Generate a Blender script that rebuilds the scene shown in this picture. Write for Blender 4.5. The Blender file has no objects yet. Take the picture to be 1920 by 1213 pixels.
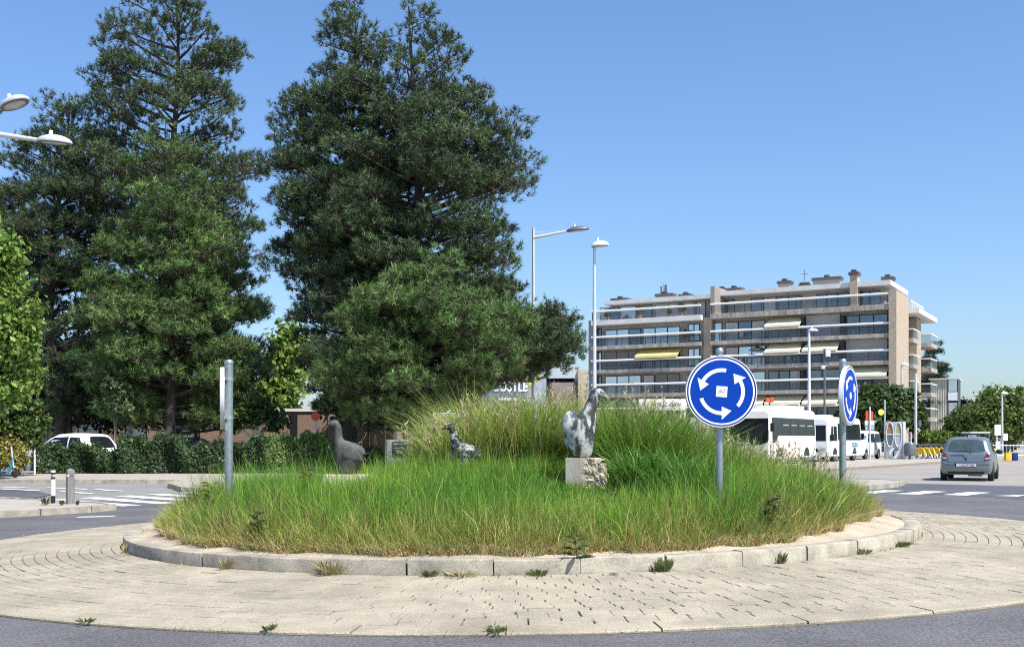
import bpy, bmesh, math, random
import numpy as np
from mathutils import Vector, Matrix, Euler
from mathutils.bvhtree import BVHTree

random.seed(7)
rng = np.random.default_rng(7)
R = math.radians
scene = bpy.context.scene
COL = scene.collection

# ------------------------------------------------------------------ camera, sky, sun, exposure
F, HZ, CH = 2100.0, 825.0, 1.4          # focal length and horizon in photo pixels, eye height in metres
cam_d = bpy.data.cameras.new('camera')
cam_d.sensor_width = 36.0
cam_d.lens = F / 1920 * 36
cam_d.shift_y = (HZ - 606.5) / 1920
cam_d.clip_start, cam_d.clip_end = 0.1, 6000
cam = bpy.data.objects.new('camera', cam_d)
COL.objects.link(cam)
cam.location = (0, 0, CH)
cam.rotation_euler = (R(90), 0, 0)
scene.camera = cam

SUN_AZ, SUN_EL = R(46), R(56)           # azimuth: from straight behind the camera round to the right
sdir = Vector((math.sin(SUN_AZ) * math.cos(SUN_EL), -math.cos(SUN_AZ) * math.cos(SUN_EL), math.sin(SUN_EL)))
world = bpy.data.worlds.new('World')
scene.world = world
world.use_nodes = True
wn = world.node_tree
bg = wn.nodes['Background']
sky = wn.nodes.new('ShaderNodeTexSky')
sky.sky_type = 'NISHITA'
sky.sun_disc = False
sky.sun_elevation = SUN_EL
sky.sun_rotation = math.atan2(sdir.x, sdir.y)
sky.altitude = 0
sky.air_density = 1.2
sky.dust_density = 1.0
sky.ozone_density = 10.0
hsv = wn.nodes.new('ShaderNodeHueSaturation')
hsv.inputs['Hue'].default_value = 0.503
hsv.inputs['Saturation'].default_value = 1.0
hsv.inputs['Value'].default_value = 1.13
wn.links.new(sky.outputs[0], hsv.inputs['Color'])
wn.links.new(hsv.outputs[0], bg.inputs[0])
bg.inputs[1].default_value = 0.11
sun_d = bpy.data.lights.new('sun', 'SUN')
sun_d.energy = 4.9
sun_d.angle = R(0.53)
sun_d.color = (1.0, 0.955, 0.88)
sun = bpy.data.objects.new('sun', sun_d)
COL.objects.link(sun)
sun.rotation_euler = (-sdir).to_track_quat('-Z', 'Y').to_euler()
sun.location = (30, -30, 60)
scene.view_settings.view_transform = 'Standard'
scene.view_settings.look = 'None'
scene.view_settings.gamma = 1.0
scene.view_settings.exposure = 0.6
scene.view_settings.use_curve_mapping = False
scene.render.engine = 'CYCLES'
scene.cycles.use_denoising = False
scene.cycles.filter_width = 1.1
scene.cycles.max_bounces = 6
scene.cycles.diffuse_bounces = 2
scene.cycles.transparent_max_bounces = 8

# ------------------------------------------------------------------ helpers
def at(px, py, d):
    return Vector(((px - 960) * d / F, d, CH - (py - HZ) * d / F))
def gp(px, py):
    return at(px, py, CH * F / (py - HZ))
def zof(py, d):
    return CH - (py - HZ) * d / F
def xof(px, d):
    return (px - 960) * d / F

XC, YC, TILT = 0.13, 15.9, 0.016        # centre of the roundabout, its cross slope
def G(x, y):
    r = math.hypot(x - XC, y - YC)
    t = min(max((r - 9) / 13, 0), 1)
    return TILT * (x - XC) * (1 - t * t * (3 - 2 * t))

def tag(o, label=None, cat=None, group=None, kind=None):
    if label: o['label'] = label
    if cat: o['category'] = cat
    if group: o['group'] = group
    if kind: o['kind'] = kind
    return o
def link(name, data, parent=None):
    o = bpy.data.objects.new(name, data)
    COL.objects.link(o)
    if parent is not None: o.parent = parent
    return o
def empty(name, label, cat, loc=(0, 0, 0), rz=0.0, group=None, kind=None):
    o = link(name, None)
    o.empty_display_size = 0.2
    o.location = loc
    o.rotation_euler = (0, 0, rz)
    return tag(o, label, cat, group, kind)
def copy_tree(o, parent=None):
    kids = list(o.children)
    c = o.copy()
    COL.objects.link(c)
    if parent is not None: c.parent = parent
    for k in kids: copy_tree(k, c)
    return c

MATS = {}
def mat(name, col, rough=0.6, metal=0.0, var=0.12, scale=4.0, bump=0.0, bscale=30.0, col2=None, pos=False, spec=0.5,
        lo=0.35, hi=0.65, detail=6.0, stretch=None, alpha=None, trans=0.0, fine=0.0, fscale=150.0, grime=0.0, gscale=0.6):
    m = bpy.data.materials.new(name)
    m.use_nodes = True
    nt = m.node_tree
    b = nt.nodes['Principled BSDF']
    b.inputs['Roughness'].default_value = rough
    b.inputs['Metallic'].default_value = metal
    b.inputs['Specular IOR Level'].default_value = spec
    if trans: b.inputs['Transmission Weight'].default_value = trans
    if alpha is not None: b.inputs['Alpha'].default_value = alpha
    if pos:
        src = nt.nodes.new('ShaderNodeNewGeometry').outputs['Position']
    else:
        src = nt.nodes.new('ShaderNodeTexCoord').outputs['Object']
    if stretch:
        mp = nt.nodes.new('ShaderNodeMapping')
        mp.inputs['Scale'].default_value = stretch
        nt.links.new(src, mp.inputs[0])
        src = mp.outputs[0]
    n = nt.nodes.new('ShaderNodeTexNoise')
    n.inputs['Scale'].default_value = scale
    n.inputs['Detail'].default_value = detail
    n.inputs['Roughness'].default_value = 0.6
    nt.links.new(src, n.inputs['Vector'])
    r = nt.nodes.new('ShaderNodeValToRGB')
    c1 = [c * (1 - var) for c in col]
    c2 = [min(c * (1 + var), 1) for c in col] if col2 is None else list(col2)
    r.color_ramp.elements[0].position = lo
    r.color_ramp.elements[1].position = hi
    r.color_ramp.elements[0].color = (*c1, 1)
    r.color_ramp.elements[1].color = (*c2, 1)
    nt.links.new(n.outputs[0], r.inputs[0])
    out = r.outputs[0]
    if fine:
        n3 = nt.nodes.new('ShaderNodeTexNoise')
        n3.inputs['Scale'].default_value = fscale
        n3.inputs['Detail'].default_value = 3
        nt.links.new(src, n3.inputs['Vector'])
        mr = nt.nodes.new('ShaderNodeMapRange')
        mr.inputs[1].default_value, mr.inputs[2].default_value = 0.3, 0.7
        mr.inputs[3].default_value, mr.inputs[4].default_value = 1 - fine, 1 + fine
        nt.links.new(n3.outputs[0], mr.inputs[0])
        mx = nt.nodes.new('ShaderNodeVectorMath')
        mx.operation = 'SCALE'
        nt.links.new(out, mx.inputs[0])
        nt.links.new(mr.outputs[0], mx.inputs['Scale'])
        out = mx.outputs[0]
    if grime:
        n4 = nt.nodes.new('ShaderNodeTexNoise')
        n4.inputs['Scale'].default_value = gscale
        n4.inputs['Detail'].default_value = 8
        n4.inputs['Roughness'].default_value = 0.7
        n4.inputs['Distortion'].default_value = 0.6
        nt.links.new(src, n4.inputs['Vector'])
        mr = nt.nodes.new('ShaderNodeMapRange')
        mr.inputs[1].default_value, mr.inputs[2].default_value = 0.36, 0.56
        mr.inputs[3].default_value, mr.inputs[4].default_value = 1 - grime, 1.03
        nt.links.new(n4.outputs[0], mr.inputs[0])
        mx = nt.nodes.new('ShaderNodeVectorMath')
        mx.operation = 'SCALE'
        nt.links.new(out, mx.inputs[0])
        nt.links.new(mr.outputs[0], mx.inputs['Scale'])
        out = mx.outputs[0]
    nt.links.new(out, b.inputs['Base Color'])
    if bump:
        n2 = nt.nodes.new('ShaderNodeTexNoise')
        n2.inputs['Scale'].default_value = bscale
        n2.inputs['Detail'].default_value = 5
        nt.links.new(src, n2.inputs['Vector'])
        bp = nt.nodes.new('ShaderNodeBump')
        bp.inputs['Strength'].default_value = bump
        bp.inputs['Distance'].default_value = 0.02
        nt.links.new(n2.outputs[0], bp.inputs['Height'])
        nt.links.new(bp.outputs[0], b.inputs['Normal'])
    MATS[name] = m
    return m

def leaf_mat(name, rough=0.55, transl=0.3, gain=1.0):
    m = bpy.data.materials.new(name)
    m.use_nodes = True
    nt = m.node_tree
    b = nt.nodes['Principled BSDF']
    b.inputs['Roughness'].default_value = rough
    b.inputs['Specular IOR Level'].default_value = 0.35
    a = nt.nodes.new('ShaderNodeAttribute')
    a.attribute_name = 'tint'
    nt.links.new(a.outputs['Color'], b.inputs['Base Color'])
    t = nt.nodes.new('ShaderNodeBsdfTranslucent')
    nt.links.new(a.outputs['Color'], t.inputs[0])
    mx = nt.nodes.new('ShaderNodeMixShader')
    mx.inputs[0].default_value = transl
    nt.links.new(b.outputs[0], mx.inputs[1])
    nt.links.new(t.outputs[0], mx.inputs[2])
    nt.links.new(mx.outputs[0], nt.nodes['Material Output'].inputs[0])
    MATS[name] = m
    return m

class MB:
    """collects faces and links them as ONE mesh object"""
    def __init__(s): s.v, s.f = [], []
    def add(s, vs, fs, M=None):
        o = len(s.v)
        if M is not None: vs = [M @ Vector(v) for v in vs]
        s.v += [tuple(v) for v in vs]
        s.f += [tuple(i + o for i in f) for f in fs]
        return s
    def box(s, a, b, M=None, bev=0.0):
        (x0, y0, z0), (x1, y1, z1) = a, b
        if bev <= 0:
            vs = [(x0,y0,z0),(x1,y0,z0),(x1,y1,z0),(x0,y1,z0),(x0,y0,z1),(x1,y0,z1),(x1,y1,z1),(x0,y1,z1)]
            fs = [(3,2,1,0),(4,5,6,7),(0,1,5,4),(1,2,6,5),(2,3,7,6),(3,0,4,7)]
            return s.add(vs, fs, M)
        bm = bmesh.new()
        bmesh.ops.create_cube(bm, size=1)
        for v in bm.verts:
            v.co = ((x0+x1)/2+v.co.x*(x1-x0), (y0+y1)/2+v.co.y*(y1-y0), (z0+z1)/2+v.co.z*(z1-z0))
        bmesh.ops.bevel(bm, geom=bm.edges[:], offset=bev, segments=2, affect='EDGES', profile=0.6)
        return s.bm(bm, M)
    def bm(s, bm, M=None):
        bm.verts.index_update()
        s.add([v.co.copy() for v in bm.verts], [[v.index for v in f.verts] for f in bm.faces], M)
        bm.free()
        return s
    def tube(s, pts, rad, n=10, cap=True, M=None):
        pts = [Vector(p) for p in pts]
        if not hasattr(rad, '__len__'): rad = [rad] * len(pts)
        vs, fs = [], []
        up = Vector((0, 0, 1))
        t0 = (pts[1] - pts[0]).normalized()
        if abs(t0.z) > 0.9: up = Vector((0, 1, 0))
        for i, p in enumerate(pts):
            t = (pts[min(i+1, len(pts)-1)] - pts[max(i-1, 0)]).normalized()
            a = t.cross(up)
            if a.length < 1e-4: a = t.cross(Vector((1, 0, 0)))
            a.normalize()
            b = a.cross(t).normalized()
            for k in range(n):
                q = 2 * math.pi * k / n
                vs.append(p + (a * math.cos(q) + b * math.sin(q)) * rad[i])
        for i in range(len(pts) - 1):
            for k in range(n):
                k2 = (k + 1) % n
                fs.append((i*n+k, i*n+k2, (i+1)*n+k2, (i+1)*n+k))
        if cap:
            fs.append(tuple(range(n))[::-1] if False else tuple(range(n)))
            fs.append(tuple(range((len(pts)-1)*n, len(pts)*n))[::-1])
        return s.add(vs, fs, M)
    def loft(s, rings, cap=True, M=None, closed=True):
        n = len(rings[0])
        vs = [Vector(p) for r in rings for p in r]
        fs = []
        for i in range(len(rings) - 1):
            for k in range(n if closed else n - 1):
                k2 = (k + 1) % n
                fs.append((i*n+k, i*n+k2, (i+1)*n+k2, (i+1)*n+k))
        if cap:
            fs.append(tuple(range(n))[::-1])
            fs.append(tuple(range((len(rings)-1)*n, len(rings)*n)))
        return s.add(vs, fs, M)
    def prism(s, poly, y0, y1, M=None):
        """polygon given in x,z extruded along y"""
        n = len(poly)
        vs = [(x, y0, z) for x, z in poly] + [(x, y1, z) for x, z in poly]
        fs = [tuple(range(n)), tuple(range(n, 2*n))[::-1]] + [(i, i+n, (i+1) % n + n, (i+1) % n) for i in range(n)]
        return s.add(vs, fs, M)
    def ell(s, c, r, seg=16, rg=10, M=None):
        rings = []
        for i in range(rg + 1):
            a = math.pi * (i + 0.02) / (rg + 0.04) - math.pi / 2
            rings.append([(c[0]+r[0]*math.cos(a)*math.cos(2*math.pi*k/seg), c[1]+r[1]*math.cos(a)*math.sin(2*math.pi*k/seg), c[2]+r[2]*math.sin(a)) for k in range(seg)])
        return s.loft(rings, True, M)
    def strip_caps(s, rings):
        """close both ends of a left-right symmetric loft with flat strips"""
        n = len(rings[0]); K = (n + 1) // 2
        for base in (0, (len(rings) - 1) * n):
            for i in range(K - 1):
                a, b, c, d = base + i, base + i + 1, base + n - 2 - i, base + n - 1 - i
                s.f.append((a, b, c, d) if b != c else (a, b, d))
        return s
    def build(s, name, m, parent=None, smooth=False, fix=True):
        me = bpy.data.meshes.new(name)
        me.from_pydata([tuple(v) for v in s.v], [], s.f)
        if fix:
            bm = bmesh.new()
            bm.from_mesh(me)
            bmesh.ops.recalc_face_normals(bm, faces=bm.faces[:])
            bm.to_mesh(me)
            bm.free()
        me.materials.append(MATS[m])
        if smooth:
            me.polygons.foreach_set('use_smooth', [True] * len(me.polygons))
            if smooth == 'auto':
                try: me.set_sharp_from_angle(angle=R(38))
                except Exception: pass
        me.update()
        return link(name, me, parent)

def box(name, a, b, m, parent=None, M=None, bev=0.0):
    return MB().box(a, b, M, bev).build(name, m, parent, smooth='auto' if bev else False)
def tube(name, pts, rad, m, parent=None, n=10):
    return MB().tube(pts, rad, n).build(name, m, parent, smooth='auto')

def np_mesh(name, V, Fc, m, parent=None, tint=None, smooth=False):
    """fast mesh from arrays: V (n,3), Fc (m,k)"""
    me = bpy.data.meshes.new(name)
    k = Fc.shape[1]
    me.vertices.add(len(V))
    me.vertices.foreach_set('co', V.astype(np.float32).ravel())
    me.loops.add(Fc.size)
    me.loops.foreach_set('vertex_index', Fc.astype(np.int32).ravel())
    me.polygons.add(len(Fc))
    me.polygons.foreach_set('loop_start', np.arange(0, Fc.size, k, dtype=np.int32))
    me.polygons.foreach_set('loop_total', np.full(len(Fc), k, dtype=np.int32))
    if tint is not None:
        a = me.color_attributes.new('tint', 'FLOAT_COLOR', 'POINT')
        c = np.ones((len(V), 4), np.float32)
        c[:, :3] = tint
        a.data.foreach_set('color', c.ravel())
    me.materials.append(MATS[m])
    me.update(calc_edges=True)
    if smooth: me.polygons.foreach_set('use_smooth', [True] * len(me.polygons))
    return link(name, me, parent)

def sheet(name, poly, dz, m, parent=None, step=1.0, kind='structure', cut=24, thick=0.0):
    """flat polygon draped on the ground at dz above it; with thick it becomes a raised slab with sides"""
    bm = bmesh.new()
    f = bm.faces.new([bm.verts.new((x, y, 0)) for x, y in poly])
    bmesh.ops.recalc_face_normals(bm, faces=bm.faces[:])
    for ax in (0, 1):
        c0 = (XC, YC)[ax]
        k = -cut
        while k <= cut:
            p = [0, 0, 0]; nn = [0, 0, 0]
            p[ax] = round(c0) + k; nn[ax] = 1
            bmesh.ops.bisect_plane(bm, geom=bm.verts[:] + bm.edges[:] + bm.faces[:], plane_co=p, plane_no=nn)
            k += step
    for v in bm.verts: v.co.z = G(v.co.x, v.co.y) + dz
    bm.faces.ensure_lookup_table(); bm.normal_update()
    if bm.faces[0].normal.z < 0: bmesh.ops.reverse_faces(bm, faces=bm.faces[:])
    if thick:
        be = [e for e in bm.edges if len(e.link_faces) == 1]
        r = bmesh.ops.extrude_edge_only(bm, edges=be)
        for v in [g for g in r['geom'] if isinstance(g, bmesh.types.BMVert)]: v.co.z -= thick
        bmesh.ops.recalc_face_normals(bm, faces=bm.faces[:])
    me = bpy.data.meshes.new(name)
    bm.to_mesh(me)
    bm.free()
    me.materials.append(MATS[m])
    o = link(name, me, parent)
    if kind: o['kind'] = kind
    return o

def txt(name, s, size, m, parent, loc, rot=(R(90), 0, 0), ext=0.004, align='CENTER', sx=1.0, bold=0.0):
    c = bpy.data.curves.new(name, 'FONT')
    c.body = s
    c.size = size
    c.extrude = ext
    c.offset = bold
    c.align_x = align
    c.align_y = 'CENTER'
    c.resolution_u = 3
    c.materials.append(MATS[m])
    o = link(name, c, parent)
    o.location = loc
    o.rotation_euler = rot
    o.scale = (sx, 1, 1)
    me = bpy.data.meshes.new_from_object(o)
    me.materials.clear(); me.materials.append(MATS[m])
    o2 = link(name, me, parent)
    o2.location, o2.rotation_euler, o2.scale = o.location, o.rotation_euler, o.scale
    bpy.data.objects.remove(o)
    return o2

def patch(name, body, axis, sign, poly, m, parent, off=0.006, step=0.12, smooth=True):
    """a panel cut to `poly` and laid on the surface of body (a MB), seen along an axis; poly in the two other coordinates"""
    if not hasattr(body, 'bvh'):
        body.bvh = BVHTree.FromPolygons([Vector(v) for v in body.v], body.f)
    oth = [i for i in range(3) if i != axis]
    bm = bmesh.new()
    vs = []
    for a, b in poly:
        p = [0, 0, 0]; p[oth[0]] = a; p[oth[1]] = b
        vs.append(bm.verts.new(p))
    bm.faces.new(vs)
    for k in (0, 1):
        lo = min(p[k] for p in poly); hi = max(p[k] for p in poly)
        n = max(1, int((hi - lo) / step))
        for i in range(1, n):
            c = [0, 0, 0]; nn = [0, 0, 0]
            c[oth[k]] = lo + (hi - lo) * i / n; nn[oth[k]] = 1
            bmesh.ops.bisect_plane(bm, geom=bm.verts[:] + bm.edges[:] + bm.faces[:], plane_co=c, plane_no=nn)
    d = Vector((0, 0, 0)); d[axis] = -sign
    last = None
    for v in list(bm.verts):
        o = v.co.copy(); o[axis] = sign * 30
        h, nrm, _, _ = body.bvh.ray_cast(o, d)
        if h is None:
            h2 = body.bvh.find_nearest(Vector(o) + d * 29)
            h, nrm = h2[0].copy(), h2[1]
        v.co = h
        v.co[axis] += sign * off
    r = bmesh.ops.extrude_face_region(bm, geom=bm.faces[:])
    for v in [g for g in r['geom'] if isinstance(g, bmesh.types.BMVert)]: v.co[axis] -= sign * (off + 0.004)
    bmesh.ops.recalc_face_normals(bm, faces=bm.faces[:])
    me = bpy.data.meshes.new(name)
    bm.to_mesh(me)
    bm.free()
    me.materials.append(MATS[m])
    if smooth:
        me.polygons.foreach_set('use_smooth', [True] * len(me.polygons))
        me.set_sharp_from_angle(angle=R(40))
    return link(name, me, parent)

# ------------------------------------------------------------------ materials
mat('asphalt', (0.115, 0.114, 0.116), 0.85, var=0.12, scale=0.7, bump=0.6, bscale=60, pos=True, fine=0.5, fscale=48, grime=0.2, gscale=0.5)
mat('asphalt_new_and_shade', (0.085, 0.088, 0.098), 0.8, var=0.10, scale=0.5, bump=0.3, bscale=70, pos=True, fine=0.3, fscale=50, grime=0.15, gscale=0.35)  # newer road surface; also the colour of the painted shadow on the left street
mat('asphalt_old', (0.21, 0.205, 0.195), 0.9, var=0.14, scale=0.35, bump=0.3, bscale=40, pos=True, fine=0.2, fscale=40)
mat('asphalt_pale', (0.27, 0.245, 0.215), 0.9, var=0.10, scale=0.25, bump=0.2, bscale=40, pos=True, fine=0.15, fscale=40)
mat('ground', (0.22, 0.20, 0.165), 0.95, var=0.15, scale=0.2, bump=0.2, bscale=10, pos=True)
mat('pave', (0.34, 0.31, 0.26), 0.9, var=0.12, scale=0.8, bump=0.3, bscale=30, pos=True, fine=0.12, fscale=30)
mat('paver', (0.345, 0.302, 0.222), 0.88, var=0.13, scale=2.4, bump=0.45, bscale=60, pos=True, fine=0.24, fscale=70, grime=0.2, gscale=0.7)
mat('joint_sand', (0.17, 0.145, 0.105), 0.95, var=0.25, scale=5, pos=True)
mat('kerb_stone', (0.37, 0.335, 0.262), 0.88, var=0.18, scale=3.5, bump=0.25, bscale=60, pos=True, fine=0.2, fscale=60, grime=0.35, gscale=2.2)
mat('soil', (0.42, 0.345, 0.25), 0.95, var=0.2, scale=2.5, bump=0.8, bscale=25, pos=True, fine=0.25, fscale=60)
mat('paint', (0.70, 0.69, 0.65), 0.6, var=0.07, scale=3, pos=True, bump=0.1, fine=0.12, fscale=25, grime=0.35, gscale=1.6)
mat('worn_paint', (0.62, 0.61, 0.58), 0.7, var=0.35, scale=4, pos=True, lo=0.3, hi=0.6)
mat('galv', (0.36, 0.41, 0.41), 0.42, 0.75, var=0.14, scale=18, bump=0.05, bscale=40)
mat('lamp_grey', (0.62, 0.65, 0.66), 0.4, 0.3, var=0.05)
mat('lamp_dark', (0.12, 0.14, 0.16), 0.45, 0.3, var=0.08)
mat('lamp_glass', (0.42, 0.43, 0.40), 0.15, var=0.05)
mat('sign_blue', (0.0, 0.045, 0.36), 0.5, var=0.04, scale=2, spec=0.15)
mat('sign_navy', (0.008, 0.022, 0.16), 0.4, var=0.05)
mat('sign_white', (0.80, 0.83, 0.85), 0.4, var=0.04)
mat('sign_rim', (0.70, 0.72, 0.72), 0.4, 0.2, var=0.06)
mat('sticker_grey', (0.45, 0.47, 0.46), 0.6)
mat('red', (0.75, 0.09, 0.04), 0.5, var=0.06)
mat('yellow', (0.80, 0.52, 0.03), 0.5, var=0.06)
mat('lime', (0.72, 0.72, 0.12), 0.5, var=0.06)
mat('black', (0.012, 0.013, 0.015), 0.5, var=0.15)
mat('rubber', (0.02, 0.02, 0.022), 0.8, var=0.2, scale=12)
mat('chrome', (0.62, 0.63, 0.64), 0.25, 0.9, var=0.05)
mat('alu', (0.52, 0.53, 0.54), 0.4, 0.8, var=0.05)
mat('wood_post', (0.21, 0.19, 0.18), 0.85, var=0.25, scale=6, stretch=(8, 8, 0.6), bump=0.5, bscale=9)
mat('white_paint', (0.78, 0.78, 0.76), 0.55, var=0.05)
mat('bus_white', (0.80, 0.81, 0.82), 0.28, var=0.03, scale=1.5)
mat('bus_cream', (0.80, 0.78, 0.70), 0.3, var=0.03, scale=1.5)
mat('bus_glass', (0.012, 0.016, 0.02), 0.12, var=0.3, scale=1.2, spec=0.3)
mat('car_glass', (0.05, 0.075, 0.078), 0.06, var=0.35, scale=2.0, spec=0.8)
mat('car_silver', (0.22, 0.26, 0.265), 0.3, 0.55, var=0.03)
mat('car_white', (0.78, 0.78, 0.78), 0.25, var=0.03)
mat('car_dark', (0.03, 0.036, 0.05), 0.25, var=0.05)
mat('tail_red', (0.12, 0.035, 0.035), 0.2, var=0.25, scale=9)
mat('tail_clear', (0.45, 0.42, 0.42), 0.15, var=0.1)
mat('plate', (0.75, 0.75, 0.74), 0.5, var=0.04)
mat('logo_teal', (0.03, 0.25, 0.32), 0.5)
mat('logo_red', (0.5, 0.06, 0.06), 0.5)
mat('kiosk_grey', (0.40, 0.43, 0.46), 0.4, 0.2, var=0.05)
mat('kiosk_light', (0.66, 0.68, 0.70), 0.4, 0.1, var=0.05)
mat('screen_brown', (0.30, 0.16, 0.06), 0.3, var=0.3, scale=3)
mat('screen_green', (0.33, 0.36, 0.17), 0.3, var=0.25, scale=3)
mat('concrete', (0.40, 0.37, 0.325), 0.9, var=0.22, scale=1.6, bump=0.2, bscale=8, stretch=(1.2, 1, 0.5), grime=0.35, gscale=1.4)
mat('concrete_white', (0.70, 0.69, 0.66), 0.8, var=0.08, scale=1.0)
mat('rail_white', (0.80, 0.80, 0.79), 0.45, var=0.04)
mat('plaster', (0.40, 0.37, 0.33), 0.9, var=0.12, scale=0.8)
mat('brick_beige', (0.44, 0.36, 0.265), 0.9, var=0.18, scale=3.0, bump=0.3, bscale=12, stretch=(1, 1, 3), fine=0.12, fscale=14)
mat('brick_grey', (0.30, 0.27, 0.235), 0.9, var=0.15, scale=4.0, bump=0.3, bscale=12, stretch=(1, 1, 3))
mat('frame_dark', (0.02, 0.019, 0.02), 0.4, var=0.1)
mat('pane', (0.60, 0.66, 0.72), 0.05, 0.85, var=0.10, scale=0.25)
mat('pane_dark', (0.20, 0.235, 0.27), 0.05, 0.7, var=0.2, scale=0.25)
mat('rail_glass', (0.10, 0.115, 0.125), 0.12, 0.0, var=0.15, scale=0.5, alpha=0.26)
mat('shutter', (0.52, 0.52, 0.53), 0.6, var=0.06, stretch=(0.1, 0.1, 12), scale=1)
mat('shutter_grey', (0.27, 0.26, 0.25), 0.7, var=0.06, stretch=(0.1, 0.1, 12), scale=1)
mat('curtain', (0.60, 0.60, 0.58), 0.9, var=0.12, stretch=(6, 6, 0.2), scale=1)
mat('tar', (0.035, 0.035, 0.038), 0.7, var=0.3, scale=3, pos=True)
mat('awning', (0.84, 0.76, 0.52), 0.8, var=0.05, scale=2)
mat('awning_y', (0.78, 0.64, 0.22), 0.8, var=0.05, scale=2)
mat('chimney_cap', (0.085, 0.08, 0.075), 0.8, var=0.15)
mat('corrugated', (0.62, 0.59, 0.47), 0.7, var=0.10, stretch=(3, 3, 0.15), scale=2)
mat('clad_blue', (0.44, 0.50, 0.53), 0.5, 0.1, var=0.06, stretch=(2.5, 2.5, 0.1), scale=2)
mat('brown_brick', (0.24, 0.165, 0.12), 0.9, var=0.18, scale=5, stretch=(1, 1, 3), fine=0.15, fscale=20)
mat('brown_panel', (0.25, 0.20, 0.165), 0.85, var=0.12, scale=2)
mat('mural_blue', (0.07, 0.08, 0.12), 0.7, var=0.6, scale=0.6, col2=(0.14, 0.18, 0.28))
mat('mural_light', (0.30, 0.36, 0.46), 0.7, var=0.3, scale=0.9, col2=(0.48, 0.53, 0.60))
mat('mural_yellow', (0.78, 0.62, 0.06), 0.7, var=0.2, scale=2)
mat('stone_rough', (0.46, 0.405, 0.30), 0.95, var=0.30, scale=7, bump=1.0, bscale=14)
mat('stone_smooth', (0.36, 0.345, 0.29), 0.9, var=0.20, scale=6, bump=0.2, bscale=30, stretch=(1, 1, 0.4))
mat('goose_patina', (0.04, 0.046, 0.044), 0.7, col2=(0.46, 0.49, 0.47), var=0.1, scale=9, lo=0.46, hi=0.58, bump=0.25, bscale=30, stretch=(1, 1, 0.55))
mat('goose_grey', (0.055, 0.058, 0.05), 0.85, col2=(0.125, 0.122, 0.105), var=0.1, scale=7, bump=0.3, bscale=25)
mat('goose_mottle', (0.025, 0.028, 0.025), 0.8, col2=(0.48, 0.49, 0.45), var=0.1, scale=11, lo=0.48, hi=0.60, bump=0.25, bscale=25)
mat('beak', (0.28, 0.225, 0.175), 0.7, var=0.25, scale=12)
mat('plaque', (0.02, 0.022, 0.022), 0.5, var=0.4, scale=8)
mat('block_grey', (0.22, 0.245, 0.235), 0.9, var=0.25, scale=6, bump=0.4, bscale=20)
mat('bark', (0.085, 0.068, 0.055), 0.95, var=0.3, scale=6, bump=1.0, bscale=10, stretch=(1, 1, 0.3))
mat('bark_grey', (0.16, 0.14, 0.115), 0.95, var=0.3, scale=6, bump=0.8, bscale=10, stretch=(1, 1, 0.3))
mat('scooter_blue', (0.03, 0.22, 0.40), 0.4, var=0.05)
mat('terracotta', (0.40, 0.19, 0.11), 0.8)
mat('teal', (0.30, 0.55, 0.55), 0.4, var=0.1)
mat('cloth', (0.62, 0.50, 0.30), 0.9, var=0.3, scale=8)
mat('steel_rack', (0.55, 0.56, 0.56), 0.4, 0.5)
leaf_mat('needles', 0.5, 0.06)
leaf_mat('leaves', 0.5, 0.32)
leaf_mat('grass', 0.6, 0.35)
from mathutils import noise
# ------------------------------------------------------------------ ground, roads, pavements
sheet('ground', [(-900, -60), (900, -60), (900, 2500), (-900, 2500)], -0.012, 'ground')
def circ(r, n=72, c=(XC, YC), a0=0.0, a1=2 * math.pi):
    return [(c[0] + r * math.cos(a0 + (a1 - a0) * i / n), c[1] + r * math.sin(a0 + (a1 - a0) * i / n)) for i in range(n if a1 - a0 > 6.2 else n + 1)]
HR = Vector((0.545, 0.838))            # direction of the street going off to the right
NR = Vector((0.838, -0.545))           # across it
HL = Vector((-0.80, 0.60))             # direction of the street going off to the left
NL = Vector((0.60, 0.80))
def strip(p0, d, n, l0, l1, w0, w1):
    q = [Vector(p0) + d * l + n * w for l, w in ((l0, w0), (l1, w0), (l1, w1), (l0, w1))]
    return [tuple(v) for v in q]
# pale worn concrete street and forecourt on the right, grey asphalt street on the left
sheet('street_right', [(5, 33), (11, 37), (13.2, 48.6), (26.5, 68.5), (85, 157), (120, 157), (62, 66), (40, 30), (15, 22), (8, 26)], -0.006, 'asphalt_pale')
sheet('forecourt', [(-2, 47), (10.5, 46), (13.4, 49.0), (26.7, 68.8), (85.2, 157.5), (60, 170), (9, 141), (-2, 90)], 0.10, 'pave', thick=0.115)
sheet('street_left', [(-6.0, 29.6), (-9.4, 31.2), (-10.9, 36.4), (-17, 36.6), (-45, 38), (-60, 44), (-60, 30), (-30, 22), (-14, 18), (-9, 24)], -0.006, 'asphalt_old')
road = sheet('ring_road', circ(15.3, 96), 0.0, 'asphalt')
# the darker, newer surface at the right mouth
sheet('resurfaced_road', [(9.4, 31.0), (12.45, 36.6), (15.6, 34.0), (22.5, 29.5), (26, 22), (15, 14), (11.8, 20)], 0.004, 'asphalt_new_and_shade')
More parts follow.
